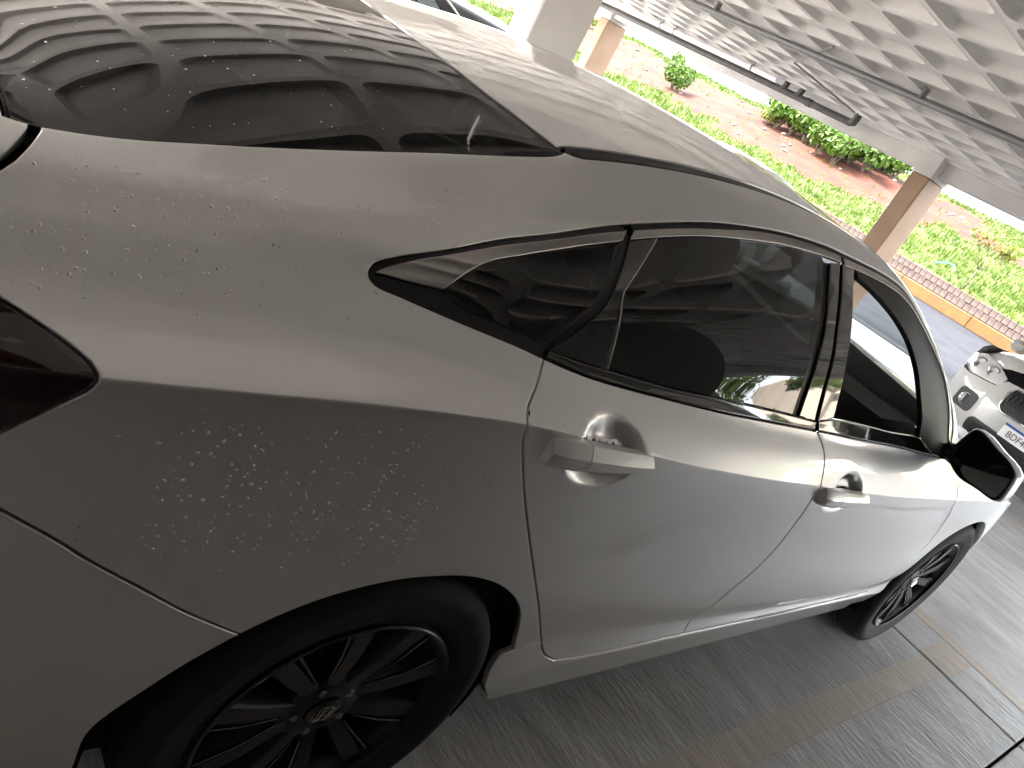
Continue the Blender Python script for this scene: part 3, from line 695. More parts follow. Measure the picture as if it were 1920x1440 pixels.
def S(x,v):
    """surface point for the right side: arrays x,v -> (x,-w,z)"""
    x=np.asarray(x,float);v=np.asarray(v,float);x,v=np.broadcast_arrays(x,v);sh=x.shape;x=x.ravel();v=v.ravel()
    i=np.clip(np.floor(v).astype(int),0,NG-2);t=v-i
    gx=np.stack([np.stack([f[0](x),f[1](x)],1) for f in GF],1) # n,NG,2
    n=np.arange(len(x))
    P=gx[n,i];Q=gx[n,i+1];Pm=gx[n,np.maximum(i-1,0)];Qn=gx[n,np.minimum(i+2,NG-1)]
    # mirror at centre
    Qn=np.where((i+2>NG-1)[:,None],gx[n,np.full_like(i,NG-2)]*np.array([-1,1]),Qn)
    L=np.linalg.norm(Q-P,axis=1)+1e-9;Lm=np.linalg.norm(P-Pm,axis=1)+1e-9;Ln=np.linalg.norm(Qn-Q,axis=1)+1e-9
    d=(Q-P)/L[:,None]
    dm=(P-Pm)/Lm[:,None];dn=(Qn-Q)/Ln[:,None]
    s=np.stack([softness(k,x) for k in range(NG)],1)
    s0=s[n,i];s1=s[n,i+1]
    s0=np.where(i==0,0,s0)
    c0=(d*Lm[:,None]+dm*L[:,None])/(L+Lm)[:,None]
    c1=(d*Ln[:,None]+dn*L[:,None])/(L+Ln)[:,None]
    m0=(d+(c0-d)*s0[:,None])*L[:,None];m1=(d+(c1-d)*s1[:,None])*L[:,None]
    t=t[:,None];t2=t*t;t3=t2*t
    R=P*(2*t3-3*t2+1)+m0*(t3-2*t2+t)+Q*(-2*t3+3*t2)+m1*(t3-t2)
    q=np.clip((v-12)/2,0,1);R[:,1]+=.011*smooth(x,-.95,-.25)*(1-smooth(x,.05,.4))*6.75*q*(1-q)**2
    return np.stack([x,-R[:,0],R[:,1]],1).reshape(sh+(3,))
def normal(x,v):
    e=1e-3
    x=np.asarray(x,float);v=np.asarray(v,float)
    v0=np.clip(v-e,0,NG-1);v1=np.clip(v+e,0,NG-1)
    a=S(x+e,v)-S(x-e,v);b=S(x,v1)-S(x,v0)
    nn=np.cross(a,b);nn/=np.linalg.norm(nn,axis=-1,keepdims=True)+1e-12
    return nn

XZ={
 'arch_r':[(0.382,0.418),(0.332,0.506),(0.286,0.569),(0.238,0.609),(0.187,0.639),(0.139,0.658),(0.097,0.669),(0.047,0.675),(-0.039,0.676),(-0.137,0.656),(-0.203,0.627),(-0.25,0.597)],
 'arch_rb':[(-0.25,0.597),(-0.304,0.547),(-0.345,0.492),(-0.379,0.437),(-0.387,0.407),(-0.382,0.324)],
 'qsill':[(0.383,0.415),(0.457,0.424)],
 'sill_arch':[(0.383,0.415),(0.355,0.406),(0.347,0.378),(0.364,0.319),(0.435,0.233)],
 'gap_qd':[(0.457,0.424),(0.309,0.604),(0.206,0.731),(0.129,0.828),(0.075,0.903),(0.043,0.958),(0.045,0.977),(0.081,1.003),(0.104,1.031)],
 'door_corner':[(0.457,0.424),(0.475,0.401),(0.499,0.377),(0.543,0.353)],
 'sill_top':[(0.543,0.353),(0.635,0.345),(0.937,0.347),(1.354,0.344),(1.959,0.349)],
 'sill_bot':[(0.435,0.233),(0.65,0.244),(1.027,0.265),(1.487,0.248),(2.132,0.267)],
 'gap_b':[(1.037,0.348),(1.005,0.405),(1.027,0.467),(1.138,0.532),(1.168,0.594),(1.165,0.654),(1.135,0.773),(1.095,0.852),(1.091,0.871),(1.063,0.937),(1.052,0.962),(1.032,0.977)],
 'gap_f':[(2.176,0.357),(2.268,0.47),(2.346,0.59),(2.292,0.71),(2.195,0.805),(2.227,0.859)],
 'bump':[(-0.25,0.597),(-0.288,0.62),(-0.335,0.649),(-0.4,0.694),(-0.475,0.746),(-0.493,0.761),(-0.558,0.806)],
 'tail':[(-0.585,0.994),(-0.554,0.986),(-0.524,0.978),(-0.515,0.975),(-0.51,0.971),(-0.51,0.966),(-0.513,0.957),(-0.535,0.935),(-0.574,0.897)],
 'handle_r':[(0.103,0.938),(0.374,0.923)],
 'handle_f':[(1.127,0.839),(1.427,0.828)],
 'cup_r':[(0.166,0.958),(0.254,0.966),(0.322,0.942),(0.21,0.895),(0.278,0.875),(0.321,0.891)],
 'cup_f':[(1.211,0.86),(1.261,0.883),(1.351,0.857),(1.25,0.8),(1.321,0.779)],
}
UV={
 'dlo_bot':[(-0.186,8.04),(-0.179,7.96),(-0.132,7.94),(-0.042,7.98),(0.054,7.96),(0.104,7.92)],
 'dlo_botd':[(0.104,7.92),(0.181,7.91),(0.296,7.93),(0.425,7.96),(0.581,7.99),(0.767,8.02),(1.032,8.02)],
 'dlo_botf':[(1.032,8.02),(1.262,8.02),(1.593,8.03),(1.9,7.98),(2.072,7.94)],
 'dlo_top':[(-0.186,8.04),(-0.188,8.2),(-0.185,8.37),(-0.177,8.56),(-0.097,9.3),(0.007,9.77),(0.192,9.96),(0.328,10.01)],
 'dlo_topd':[(0.348,10.01),(0.471,10.02),(0.608,10.06),(0.684,10.05),(0.845,10.09),(1.012,10.08),(1.062,10.03)],
 'glass_bot':[(0.204,12.03),(0.17,11.97),(0.116,11.97),(-0.011,12.0),(-0.151,12.0),(-0.315,11.99),(-0.398,11.97),(-0.457,11.89),(-0.515,11.84),(-0.549,11.81)],
 'glass_base':[(-0.549,11.81),(-0.559,11.84),(-0.576,11.94),(-0.579,12.13),(-0.581,12.25)],
 'glass_top':[(0.194,12.07),(0.189,12.1),(0.146,12.4),(0.106,12.68),(0.076,13.1),(0.065,13.51)],
 'trunk_q':[(-0.549,11.81),(-0.552,11.51),(-0.564,10.7),(-0.588,9.4)],
 'trunk_l':[(-0.559,11.84),(-0.559,11.65),(-0.566,11.12),(-0.588,9.87)],
 'chrome_lo_q':[(-0.179,8.24),(-0.133,8.34),(-0.076,8.48)],
 'chrome_lo_q2':[(-0.076,8.48),(-0.035,9.05),(0.009,9.4),(0.09,9.62),(0.2,9.76),(0.316,9.82)],
 'chrome_up_q':[(-0.179,8.24),(-0.178,8.33),(-0.098,9.17),(0.004,9.66),(0.208,9.9),(0.336,9.94)],
 'chrome_lo_d':[(0.334,9.83),(0.403,9.85),(0.526,9.87),(0.677,9.88),(0.84,9.9),(1.052,9.9)],
 'chrome_up_d':[(0.352,9.94),(0.469,9.95),(0.606,9.96),(0.683,9.98),(0.845,9.99),(1.055,9.97)],
 'chrome_lo_f':[(1.062,9.9),(1.125,9.89),(1.292,9.89),(1.478,9.85)],
 'chrome_up_f':[(1.066,9.97),(1.223,9.96),(1.376,9.96),(1.486,9.97)],
 'qglass_front':[(0.301,9.79),(0.105,8.21)],
 'qglass_low':[(-0.076,8.46),(-0.04,8.29),(0.005,8.25),(0.105,8.2)],
 'doorframe_rear':[(0.326,9.81),(0.116,8.14)],
 'rd_glass_rear':[(0.402,9.83),(0.279,9.23),(0.271,9.16),(0.25,8.15)],
 'rd_glass_front':[(0.974,9.86),(0.934,9.45),(0.894,8.89),(0.892,8.52),(0.895,8.15)],
 'b_rear_front':[(1.052,9.9),(1.02,9.59),(0.978,9.12),(0.978,8.62),(1.0,8.13)],
 'b_front_rear':[(1.065,9.9),(1.037,9.6),(0.992,9.13),(0.994,8.64),(1.018,8.13)],
 'b_front_front':[(1.125,9.89),(1.079,9.4),(1.055,8.99),(1.065,8.66),(1.091,8.21)],
 'rd_belt_top':[(0.116,8.13),(0.18,8.14),(0.25,8.15),(0.419,8.13),(0.57,8.15),(0.752,8.16),(0.896,8.15),(1.01,8.13)],
 'fd_belt_top':[(1.022,8.13),(1.094,8.19),(1.279,8.21),(1.519,8.22),(1.728,8.29)],
 'fd_glass_front':[(1.716,8.34),(1.611,8.71),(1.559,8.83),(1.44,9.37),(1.364,9.54),(1.231,9.73),(1.127,9.82)],
}

def uv_of_xz(pts, lo=.25, hi=8.3):
    """side-view points (x,z) to (x,v) on the body surface"""
    pts = np.array(pts, float); x = pts[:,0]; a = np.full(len(x), lo); b = np.full(len(x), hi)
    for _ in range(26):
        m = (a+b)/2; z = S(x, m)[:,2]; up = z < pts[:,1]; a = np.where(up, m, a); b = np.where(up, b, m)
    return np.stack([x, (a+b)/2], 1)
def side(name_or_pts, step=.012, rev=False):
    p = XZ[name_or_pts] if isinstance(name_or_pts, str) else name_or_pts
    q = uv_of_xz(catmull(p, step)); return (q[::-1] if rev else q).tolist()
def curve(name_or_pts, rev=False, step=.012):
    p = UV[name_or_pts] if isinstance(name_or_pts, str) else name_or_pts
    q = np.array(p, float); q = catmull(q*[1,.12], step)/[1,.12]
    return (q[::-1] if rev else q).tolist()
def ulines(a, b, st): return np.arange(math.floor(a/st)*st, b+st, st)
_gl = np.array([np.linalg.norm(np.diff(np.array([[f[0](.5), f[1](.5)] for f in GF]), axis=0), axis=1)][0])
def vlines(a, b, st):
    o = []
    for k in range(NG-1):
        n = max(2, int(round(_gl[k]/st))); o += [k+i/n for i in range(n)]
        if k == 5: o += [5.93, 5.975]
        if k == 6: o += [6.03, 6.1]
        if k in (1,2): o += [k+.05, k+.95]
    o.append(NG-1); o = np.array(sorted(set(o))); return o[(o > a) & (o < b)]
BODY = Surf(S, .12, ulines, vlines)

def cup(cx, cz, rx, rz, depth, tilt):
    c, s = math.cos(tilt), math.sin(tilt)
    def f(P):
        dx = P[...,0]-cx; dz = P[...,2]-cz; a = (dx*c+dz*s)/rx; b = (-dx*s+dz*c)/rz
        r = np.sqrt(a*a+b*b); t = np.clip((1.0-r)/.46, 0, 1); return -depth*(t*t*(3-2*t))
    return f
def dense(x0, x1, z0, z1, st):
    g = np.stack(np.meshgrid(np.arange(x0,x1,st), np.arange(z0,z1,st), indexing='ij'), -1).reshape(-1,2)
    return uv_of_xz(g)
CUP_R = cup(.256, .921, .102, .063, .024, -.10)
CUP_F = cup(1.278, .833, .102, .063, .024, -.06)

A_PILLAR = [(1.061,10.02),(1.25,10.0),(1.5,10.0),(1.75,10.0),(1.95,10.0),(2.06,9.75),(2.12,9.2),(2.13,8.6),(2.11,8.15),(2.071,7.94)]
ARCH_F = [(2.7+.36*math.cos(R(a)), .325+.36*math.sin(R(a))) for a in range(176, 2, -6)]
def car_panels():
    T = {}
    fr = lambda k: side(k, rev=True)
    rear_q = [(-.61,8.75),(-.645,8.15),(-.675,7.75)]
    tail_up = [(-.675,7.75),(-.645,7.45),(-.615,7.15),(-.586,6.87)]
    tail_lo = uv_of_xz([(-.574,.897),(-.61,.872),(-.66,.845)]).tolist()
    bump_ex = uv_of_xz([(-.558,.806),(-.60,.825),(-.66,.845)]).tolist()
    body = (fr('arch_r')+side('qsill')+side('gap_qd')+curve('dlo_bot', True)+curve('dlo_top')+curve('dlo_topd')+curve(A_PILLAR)
            +[(2.2,7.95),(2.29,8.4),(2.33,9.5),(2.31,11.0),(2.30,11.9)]+[(x,11.93) for x in np.arange(2.25,.23,-.03)]+curve('glass_bot')
            +curve('trunk_q')+rear_q+tail_up+side('tail')+tail_lo[1:]+bump_ex[::-1]+fr('bump'))
    T['quarter_panel'] = dict(o=body, m=PAINT, step=.018)
    gap_b = [(1.032,.350),(1.045,.42),(1.09,.50),(1.138,.56),(1.163,.62),(1.164,.67),(1.135,.773),(1.098,.851),(1.095,.869),(1.078,.933),(1.045,.965),(1.018,.981)]
    st = [(.543,.353),(.635,.345),(.937,.346),(1.032,.346)]; st2 = [(1.032,.346),(1.356,.344),(1.75,.344),(1.967,.346),(2.10,.348),(2.187,.353)]
    rdoor = side('door_corner', rev=True)[::-1]+side(st)+side(gap_b)+curve('dlo_botd', True)+fr('gap_qd')
    T['rear_door'] = dict(o=rdoor, m=PAINT, step=.018, disp=CUP_R, extra=dense(.14,.38,.845,.995,.006))
    fd = side(st2)+side('gap_f')+[(2.29,7.6),(2.2,7.9),(2.071,7.94)]+curve('dlo_botf', True)+side(gap_b, rev=True)
    T['front_door'] = dict(o=fd, m=PAINT, step=.02, disp=CUP_F, extra=dense(1.16,1.40,.76,.905,.006))
    arch_f = uv_of_xz(ARCH_F).tolist()
    fen = fr('gap_f')[::-1]+[(2.29,7.6),(2.30,8.0),(2.36,8.35),(2.7,8.65),(3.0,8.7),(3.18,8.6),(3.22,7.5),(3.16,6.0),(3.11,5.0)]+uv_of_xz([(3.06,.46)]).tolist()+[p for p in arch_f[::-1]]+uv_of_xz([(2.30,.27),(2.21,.27),(2.19,.33)]).tolist()
    T['front_fender'] = dict(o=fen, m=PAINT, step=.025, flange=.03)
    sill = side('qsill')[::-1]+side('sill_arch')+[(.44,.9),(.45,.25),(2.2,.25)]+uv_of_xz([(2.19,.27),(2.187,.345)]).tolist()+side(st2, rev=True)+side(st, rev=True)+side('door_corner', rev=True)
    T['sill'] = dict(o=sill, m=PAINT, step=.018)
    bum = side('bump')+bump_ex[1:]+[(-.8,5.35),(-1.02,5.28),(-1.02,.3),(-.39,.3)]+uv_of_xz([(-.382,.30)]).tolist()+fr('arch_rb')
    T['rear_bumper'] = dict(o=bum, m=PAINT, step=.025)
    T['tail_lamp'] = dict(o=side('tail')+tail_lo[1:]+[(-.8,5.45),(-1.02,5.35),(-1.02,7.72),(-.8,7.75)]+tail_up, m=LENSR, step=.02)
    fb = [(3.22,8.55),(3.22,7.5),(3.16,6.0),(3.11,5.0)]+uv_of_xz([(3.06,.46)]).tolist()+[p for p in arch_f[::-1] if p[0] > 3.06]+[(3.06,.3),(3.57,.3),(3.57,8.5)]
    T['front_bumper'] = dict(o=fb, m=PAINT, step=.03)
    # window area
    cu, cl, cl2 = curve('chrome_up_q'), curve('chrome_lo_q'), curve('chrome_lo_q2')
    T['window_seal'] = dict(o=curve('dlo_top')+[(.332,9.94)]+cu[::-1]+[(-.182,8.08)], m=SEAL, off=-.003, gap=0, edge=.001)
    T['quarter_garnish'] = dict(o=cl+curve('qglass_low')+[(.105,8.0),(.102,7.93)]+curve('dlo_bot', True)+[(-.185,8.06)], m=BLACKP, off=-.003, gap=.001, edge=.001)
    T['chrome_trim'] = dict(o=cu+cl2[::-1]+cl[::-1], m=TRIMCH, off=.001, gap=.001, edge=.002, flange=.006)
    T['quarter_glass'] = dict(o=[q for q in cl2 if q[0] < .307]+curve('qglass_front')+curve('qglass_low', True), m=GLASS_T, off=-.005, gap=.001, edge=.001, flange=.003)
    T['division_strip'] = dict(o=[(.307,9.775),(.322,9.81),(.338,9.93),(.347,9.95),(.330,9.80),(.1161,8.142),(.112,7.95),(.1025,7.93),(.1052,8.209)], m=SEAL, off=-.008, gap=0, edge=.001)
    cud, cld = curve('chrome_up_d'), curve('chrome_lo_d')
    T['door_seal'] = dict(o=curve('dlo_topd')+cud[::-1], m=SEAL, off=-.003, gap=0, edge=.001)
    T['door_chrome'] = dict(o=cud+cld[::-1], m=TRIMCH, off=.001, gap=.001, edge=.002, flange=.006)
    belt = curve('rd_belt_top'); rg = curve('rd_glass_rear'); fgl = curve('rd_glass_front')
    T['fixed_window'] = dict(o=[q for q in cld if q[0] < .405]+rg+[q for q in belt[::-1] if q[0] < .252]+[(.1161,8.142),(.3318,9.799)], m=BLACKG, off=-.003, gap=.001, edge=.0015, flange=.003)
    T['rear_door_glass'] = dict(o=[q for q in cld if .41 < q[0] < .98]+fgl+[q for q in belt[::-1] if .253 < q[0] < .89]+rg[::-1], m=GLASS_T, off=-.005, gap=.001, edge=.001, flange=.003)
    T['glass_channel'] = dict(o=fgl+[(q[0]+.026, q[1]) for q in fgl[::-1]], m=SEAL, off=-.007, gap=0, edge=.001)
    T['pillar_panel'] = dict(o=[(q[0]+.026, q[1]) for q in fgl]+curve('b_rear_front', True), m=BLACKG, off=-.001, gap=.001, edge=.002)
    T['front_pillar_panel'] = dict(o=curve('b_front_rear')+curve('b_front_front', True), m=BLACKG, off=-.001, gap=.001, edge=.002)
    T['belt_moulding'] = dict(o=belt+[(1.012,8.05)]+curve('dlo_botd', True), m=BLACKG, off=.001, gap=.003, edge=.003)
    apx = [1.07,1.25,1.5,1.75,1.92,2.03]
    cuf = curve([(x,9.965) for x in apx[:-1]]+[(2.03,9.72),(2.09,9.15)]); clf = curve([(x,9.89) for x in apx[:-1]]+[(2.0,9.68),(2.055,9.15)])
    T['front_seal'] = dict(o=curve(A_PILLAR[:7])+[(2.11,9.15)]+cuf[::-1], m=SEAL, off=-.003, gap=0, edge=.001)
    T['front_chrome'] = dict(o=cuf+clf[::-1], m=TRIMCH, off=.001, gap=.001, edge=.002, flange=.006)
    fbelt = curve([(1.0152,8.14),(1.0915,8.195),(1.2785,8.216),(1.5179,8.222),(1.7296,8.286)])
    ffr = curve([(1.723,8.33),(1.70,8.55),(1.66,8.72),(1.6206,8.86),(1.56,9.15),(1.4988,9.37),(1.4055,9.55),(1.2518,9.736),(1.145,9.83)])
    T['front_door_glass'] = dict(o=curve('b_front_front')+[q for q in fbelt if q[0] > 1.092]+ffr, m=GLASS_C, off=-.006, gap=.001, edge=.001, flange=.003)
    T['sash_garnish'] = dict(o=[q for q in clf if q[0] > 1.14]+[(2.10,8.6),(2.09,8.15),(2.05,8.0),(1.85,8.12),(1.7296,8.286)]+ffr, m=BLACKP, off=-.003, gap=.001, edge=.0015)
    T['front_belt_moulding'] = dict(o=fbelt+[(1.85,8.12),(2.05,8.0)]+curve('dlo_botf', True), m=BLACKG, off=.001, gap=.003, edge=.003)
    T['roof_moulding'] = dict(o=[(x,11.92) for x in np.arange(.22,1.45,.03)]+[(x,12.09) for x in np.arange(1.44,.2,-.03)], m=SEAL, off=-.004, gap=0, edge=.001)
    M = {}
    gtop = curve('glass_top')+[(.070,14.0)]
    gb = curve('glass_bot')
    M['rear_window'] = dict(o=gtop[::-1]+gb+UV['glass_base'][1:]+[(-.60,12.8),(-.618,13.4),(-.625,14.0)], m=GLASS_R, off=-.003, gap=.002, edge=.0015)
    M['roof'] = dict(o=gtop+[(1.66,14.0),(1.63,13.2),(1.55,12.6),(1.46,12.13)]+[(x,12.09) for x in np.arange(1.44,.19,-.03)], m=PAINT, step=.025)
    M['windshield'] = dict(o=[(1.67,14.0),(1.64,13.2),(1.56,12.6),(1.47,12.13)]+[(x,12.06) for x in np.arange(1.5,2.2,.05)]+[(2.22,12.2),(2.36,12.9),(2.45,13.4),(2.48,14.0)], m=GLASS_W, off=-.003, gap=.002, edge=.0015)
    M['trunk_lid'] = dict(o=curve('trunk_l')+[(-.62,9.1),(-.655,8.5),(-.70,7.95),(-.8,7.85),(-1.02,7.8),(-1.02,14.0),(-.63,14.0),(-.622,13.4),(-.605,12.8)]+[(q[0]-.005,q[1]) for q in UV['glass_base'][:1:-1]], m=PAINT, step=.025)
    M['hood'] = dict(o=[(2.42,14.0),(2.38,12.8),(2.33,11.5),(2.34,9.8),(2.37,8.45),(2.7,8.72),(3.0,8.76),(3.2,8.65),(3.45,9.5),(3.5,11.0),(3.52,14.0)], m=PAINT, step=.04)
    return T, M

# ------------------------------------------------------------------ wheel, about its hub, outer face towards -y
def spoke(a, b, w0, w1, y0, y1, d=.02):
    """bar from polar a=(r,ang) to b, widths w0..w1, outer faces at y0,y1"""
    p = Vector((a[0]*math.cos(a[1]), 0, a[0]*math.sin(a[1]))); q = Vector((b[0]*math.cos(b[1]), 0, b[0]*math.sin(b[1])))
    t = (q-p).normalized(); s = Vector((-t.z, 0, t.x)); vs = []
    for c, w, y in ((p,w0,y0),((p+q)/2,(w0+w1)/2,(y0+y1)/2-.004),(q,w1,y1)):
        for k, yy in ((-1,y+d),(-.62,y+.006),(-.5,y),(.5,y),(.62,y+.006),(1,y+d)): vs.append(c+s*(w/2*k)+Vector((0,yy,0)))
    fs = [(i*6+j, i*6+j+1, i*6+j+7, i*6+j+6) for i in range(2) for j in range(5)]
    return vs, fs
def wheel_meshes():
    M = {}
    tyre = MB().lathe([(.228,.095),(.236,.088),(.270,.104),(.300,.108),(.318,.098),(.325,.078),(.3255,.05),(.321,.048),(.321,.042),(.3255,.04),(.326,.0),(.321,-.001),(.321,-.007),(.3255,-.009),(.3255,-.045),(.321,-.047),(.321,-.053),(.325,-.055),(.325,-.080),(.318,-.098),(.304,-.106),(.302,-.1075),(.285,-.1095),(.283,-.1085),(.262,-.1065),(.240,-.098),(.232,-.090),(.228,-.094)], 72)
    M['tyre'] = tyre.mesh('tyre', angle=40)
    rim = MB().lathe([(.229,.09),(.222,.07),(.205,.03),(.200,-.04),(.205,-.068),(.214,-.082),(.2235,-.090),(.2285,-.0955),(.2300,-.1005),(.2275,-.1035),(.2225,-.1015)], 72)
    M['rim'] = rim.mesh('rim', angle=40)
    for d in (-1, 1):       # one blade with its machined edge
        b = MB(); vs, fs = spoke((.055,d*R(20)),(.2195,d*R(16)),.046,.074,-.074,-.088,.050); b.add(vs, fs); nf = len(b.f)
        vs, fs = spoke((.082,d*R(30)),(.213,d*R(24.5)),.0055,.0075,-.0775,-.0885,.004); b.add(vs, fs)
        me = b.mesh('spoke', angle=30); me.materials.append(RIMD); me.materials.append(RIMM)
        for i, p in enumerate(me.polygons): p.material_index = int(i >= nf)
        M['spoke', d] = me
    M['hub'] = MB().lathe([(.078,-.03),(.075,-.068),(.062,-.076),(.036,-.079),(.034,-.074)], 40).mesh('hub', angle=30)
    cap = MB().lathe([(.034,-.070),(.033,-.082),(.030,-.0845),(.0,-.0855)], 32); M['centre_cap'] = cap.mesh('centre_cap', angle=40)
    em = MB()   # H emblem in a rounded frame
    def bar(x0,z0,x1,z1,w): em.tube([(x0,-.0865,z0),(x1,-.0865,z1)], w, 6)
    fr = [(-.0135,.015),(.0135,.015),(.0155,.011),(.0115,-.012),(.009,-.0145),(-.009,-.0145),(-.0115,-.012),(-.0155,.011),(-.0135,.015)]
    for i in range(8): bar(*fr[i], *fr[i+1], .0011)
    bar(-.0085,.0135,-.006,-.013,.0018); bar(.0085,.0135,.006,-.013,.0018); bar(-.007,-.0005,.007,-.0005,.0018)
    M['emblem'] = em.mesh('emblem', angle=40)
    nut = MB().lathe([(.0085,-.06),(.0085,-.079),(.005,-.082),(0,-.0825)], 6); M['wheel_nut'] = nut.mesh('wheel_nut', angle=30)
    br = MB().lathe([(.05,.03),(.135,.03),(.138,.02),(.138,.0),(.135,-.01),(.05,-.012)], 40); M['brake_disc'] = br.mesh('brake_disc', angle=30)
    cal = MB().box((.0,-.008,.115), (.15,.075,.07), .012); M['brake_caliper'] = cal.mesh('brake_caliper', angle=40)
    return M
WHEELMAT = dict(tyre=RUBBER, rim=RIMD, hub=RIMD, centre_cap=BLACKG, emblem=CHROME, wheel_nut=RIMM, brake_disc=PIPEG, brake_caliper=BLACKP)

WMESH = wheel_meshes()
def add_spokes(k, me, e):
    for q in range(5): link('spoke', me, e).rotation_euler = (0, -(2*math.pi*q/5+R(18)), 0)
def rounded_loop(w, h, r, n=5):
    out = []
    for (cx, cy, a0) in ((w/2-r,h/2-r,0),(-w/2+r,h/2-r,90),(-w/2+r,-h/2+r,180),(w/2-r,-h/2+r,270)):
        for k in range(n+1): a = R(a0+90*k/n); out.append((cx+r*math.cos(a), cy+r*math.sin(a)))
    return out
def cushion(w, d, h, r=.04, bulge=.02, nx=7, ny=7):
    """soft block: superellipsoid-like, centred, w along y, d along x, h along z"""
    b = MB(); n, m = 20, 28; vs = []
    for i in range(n+1):
        t = -math.pi/2+math.pi*i/n
        for j in range(m):
            p = 2*math.pi*j/m; f = lambda c, e: math.copysign(abs(c)**e, c)
            vs.append((d/2*f(math.cos(t),.35)*f(math.cos(p),.4), w/2*f(math.cos(t),.35)*f(math.sin(p),.4), h/2*f(math.sin(t),.35)))
    fs = [(i*m+j, i*m+(j+1)%m, (i+1)*m+(j+1)%m, (i+1)*m+j) for i in range(n) for j in range(m)]
    return b.add(vs, fs)

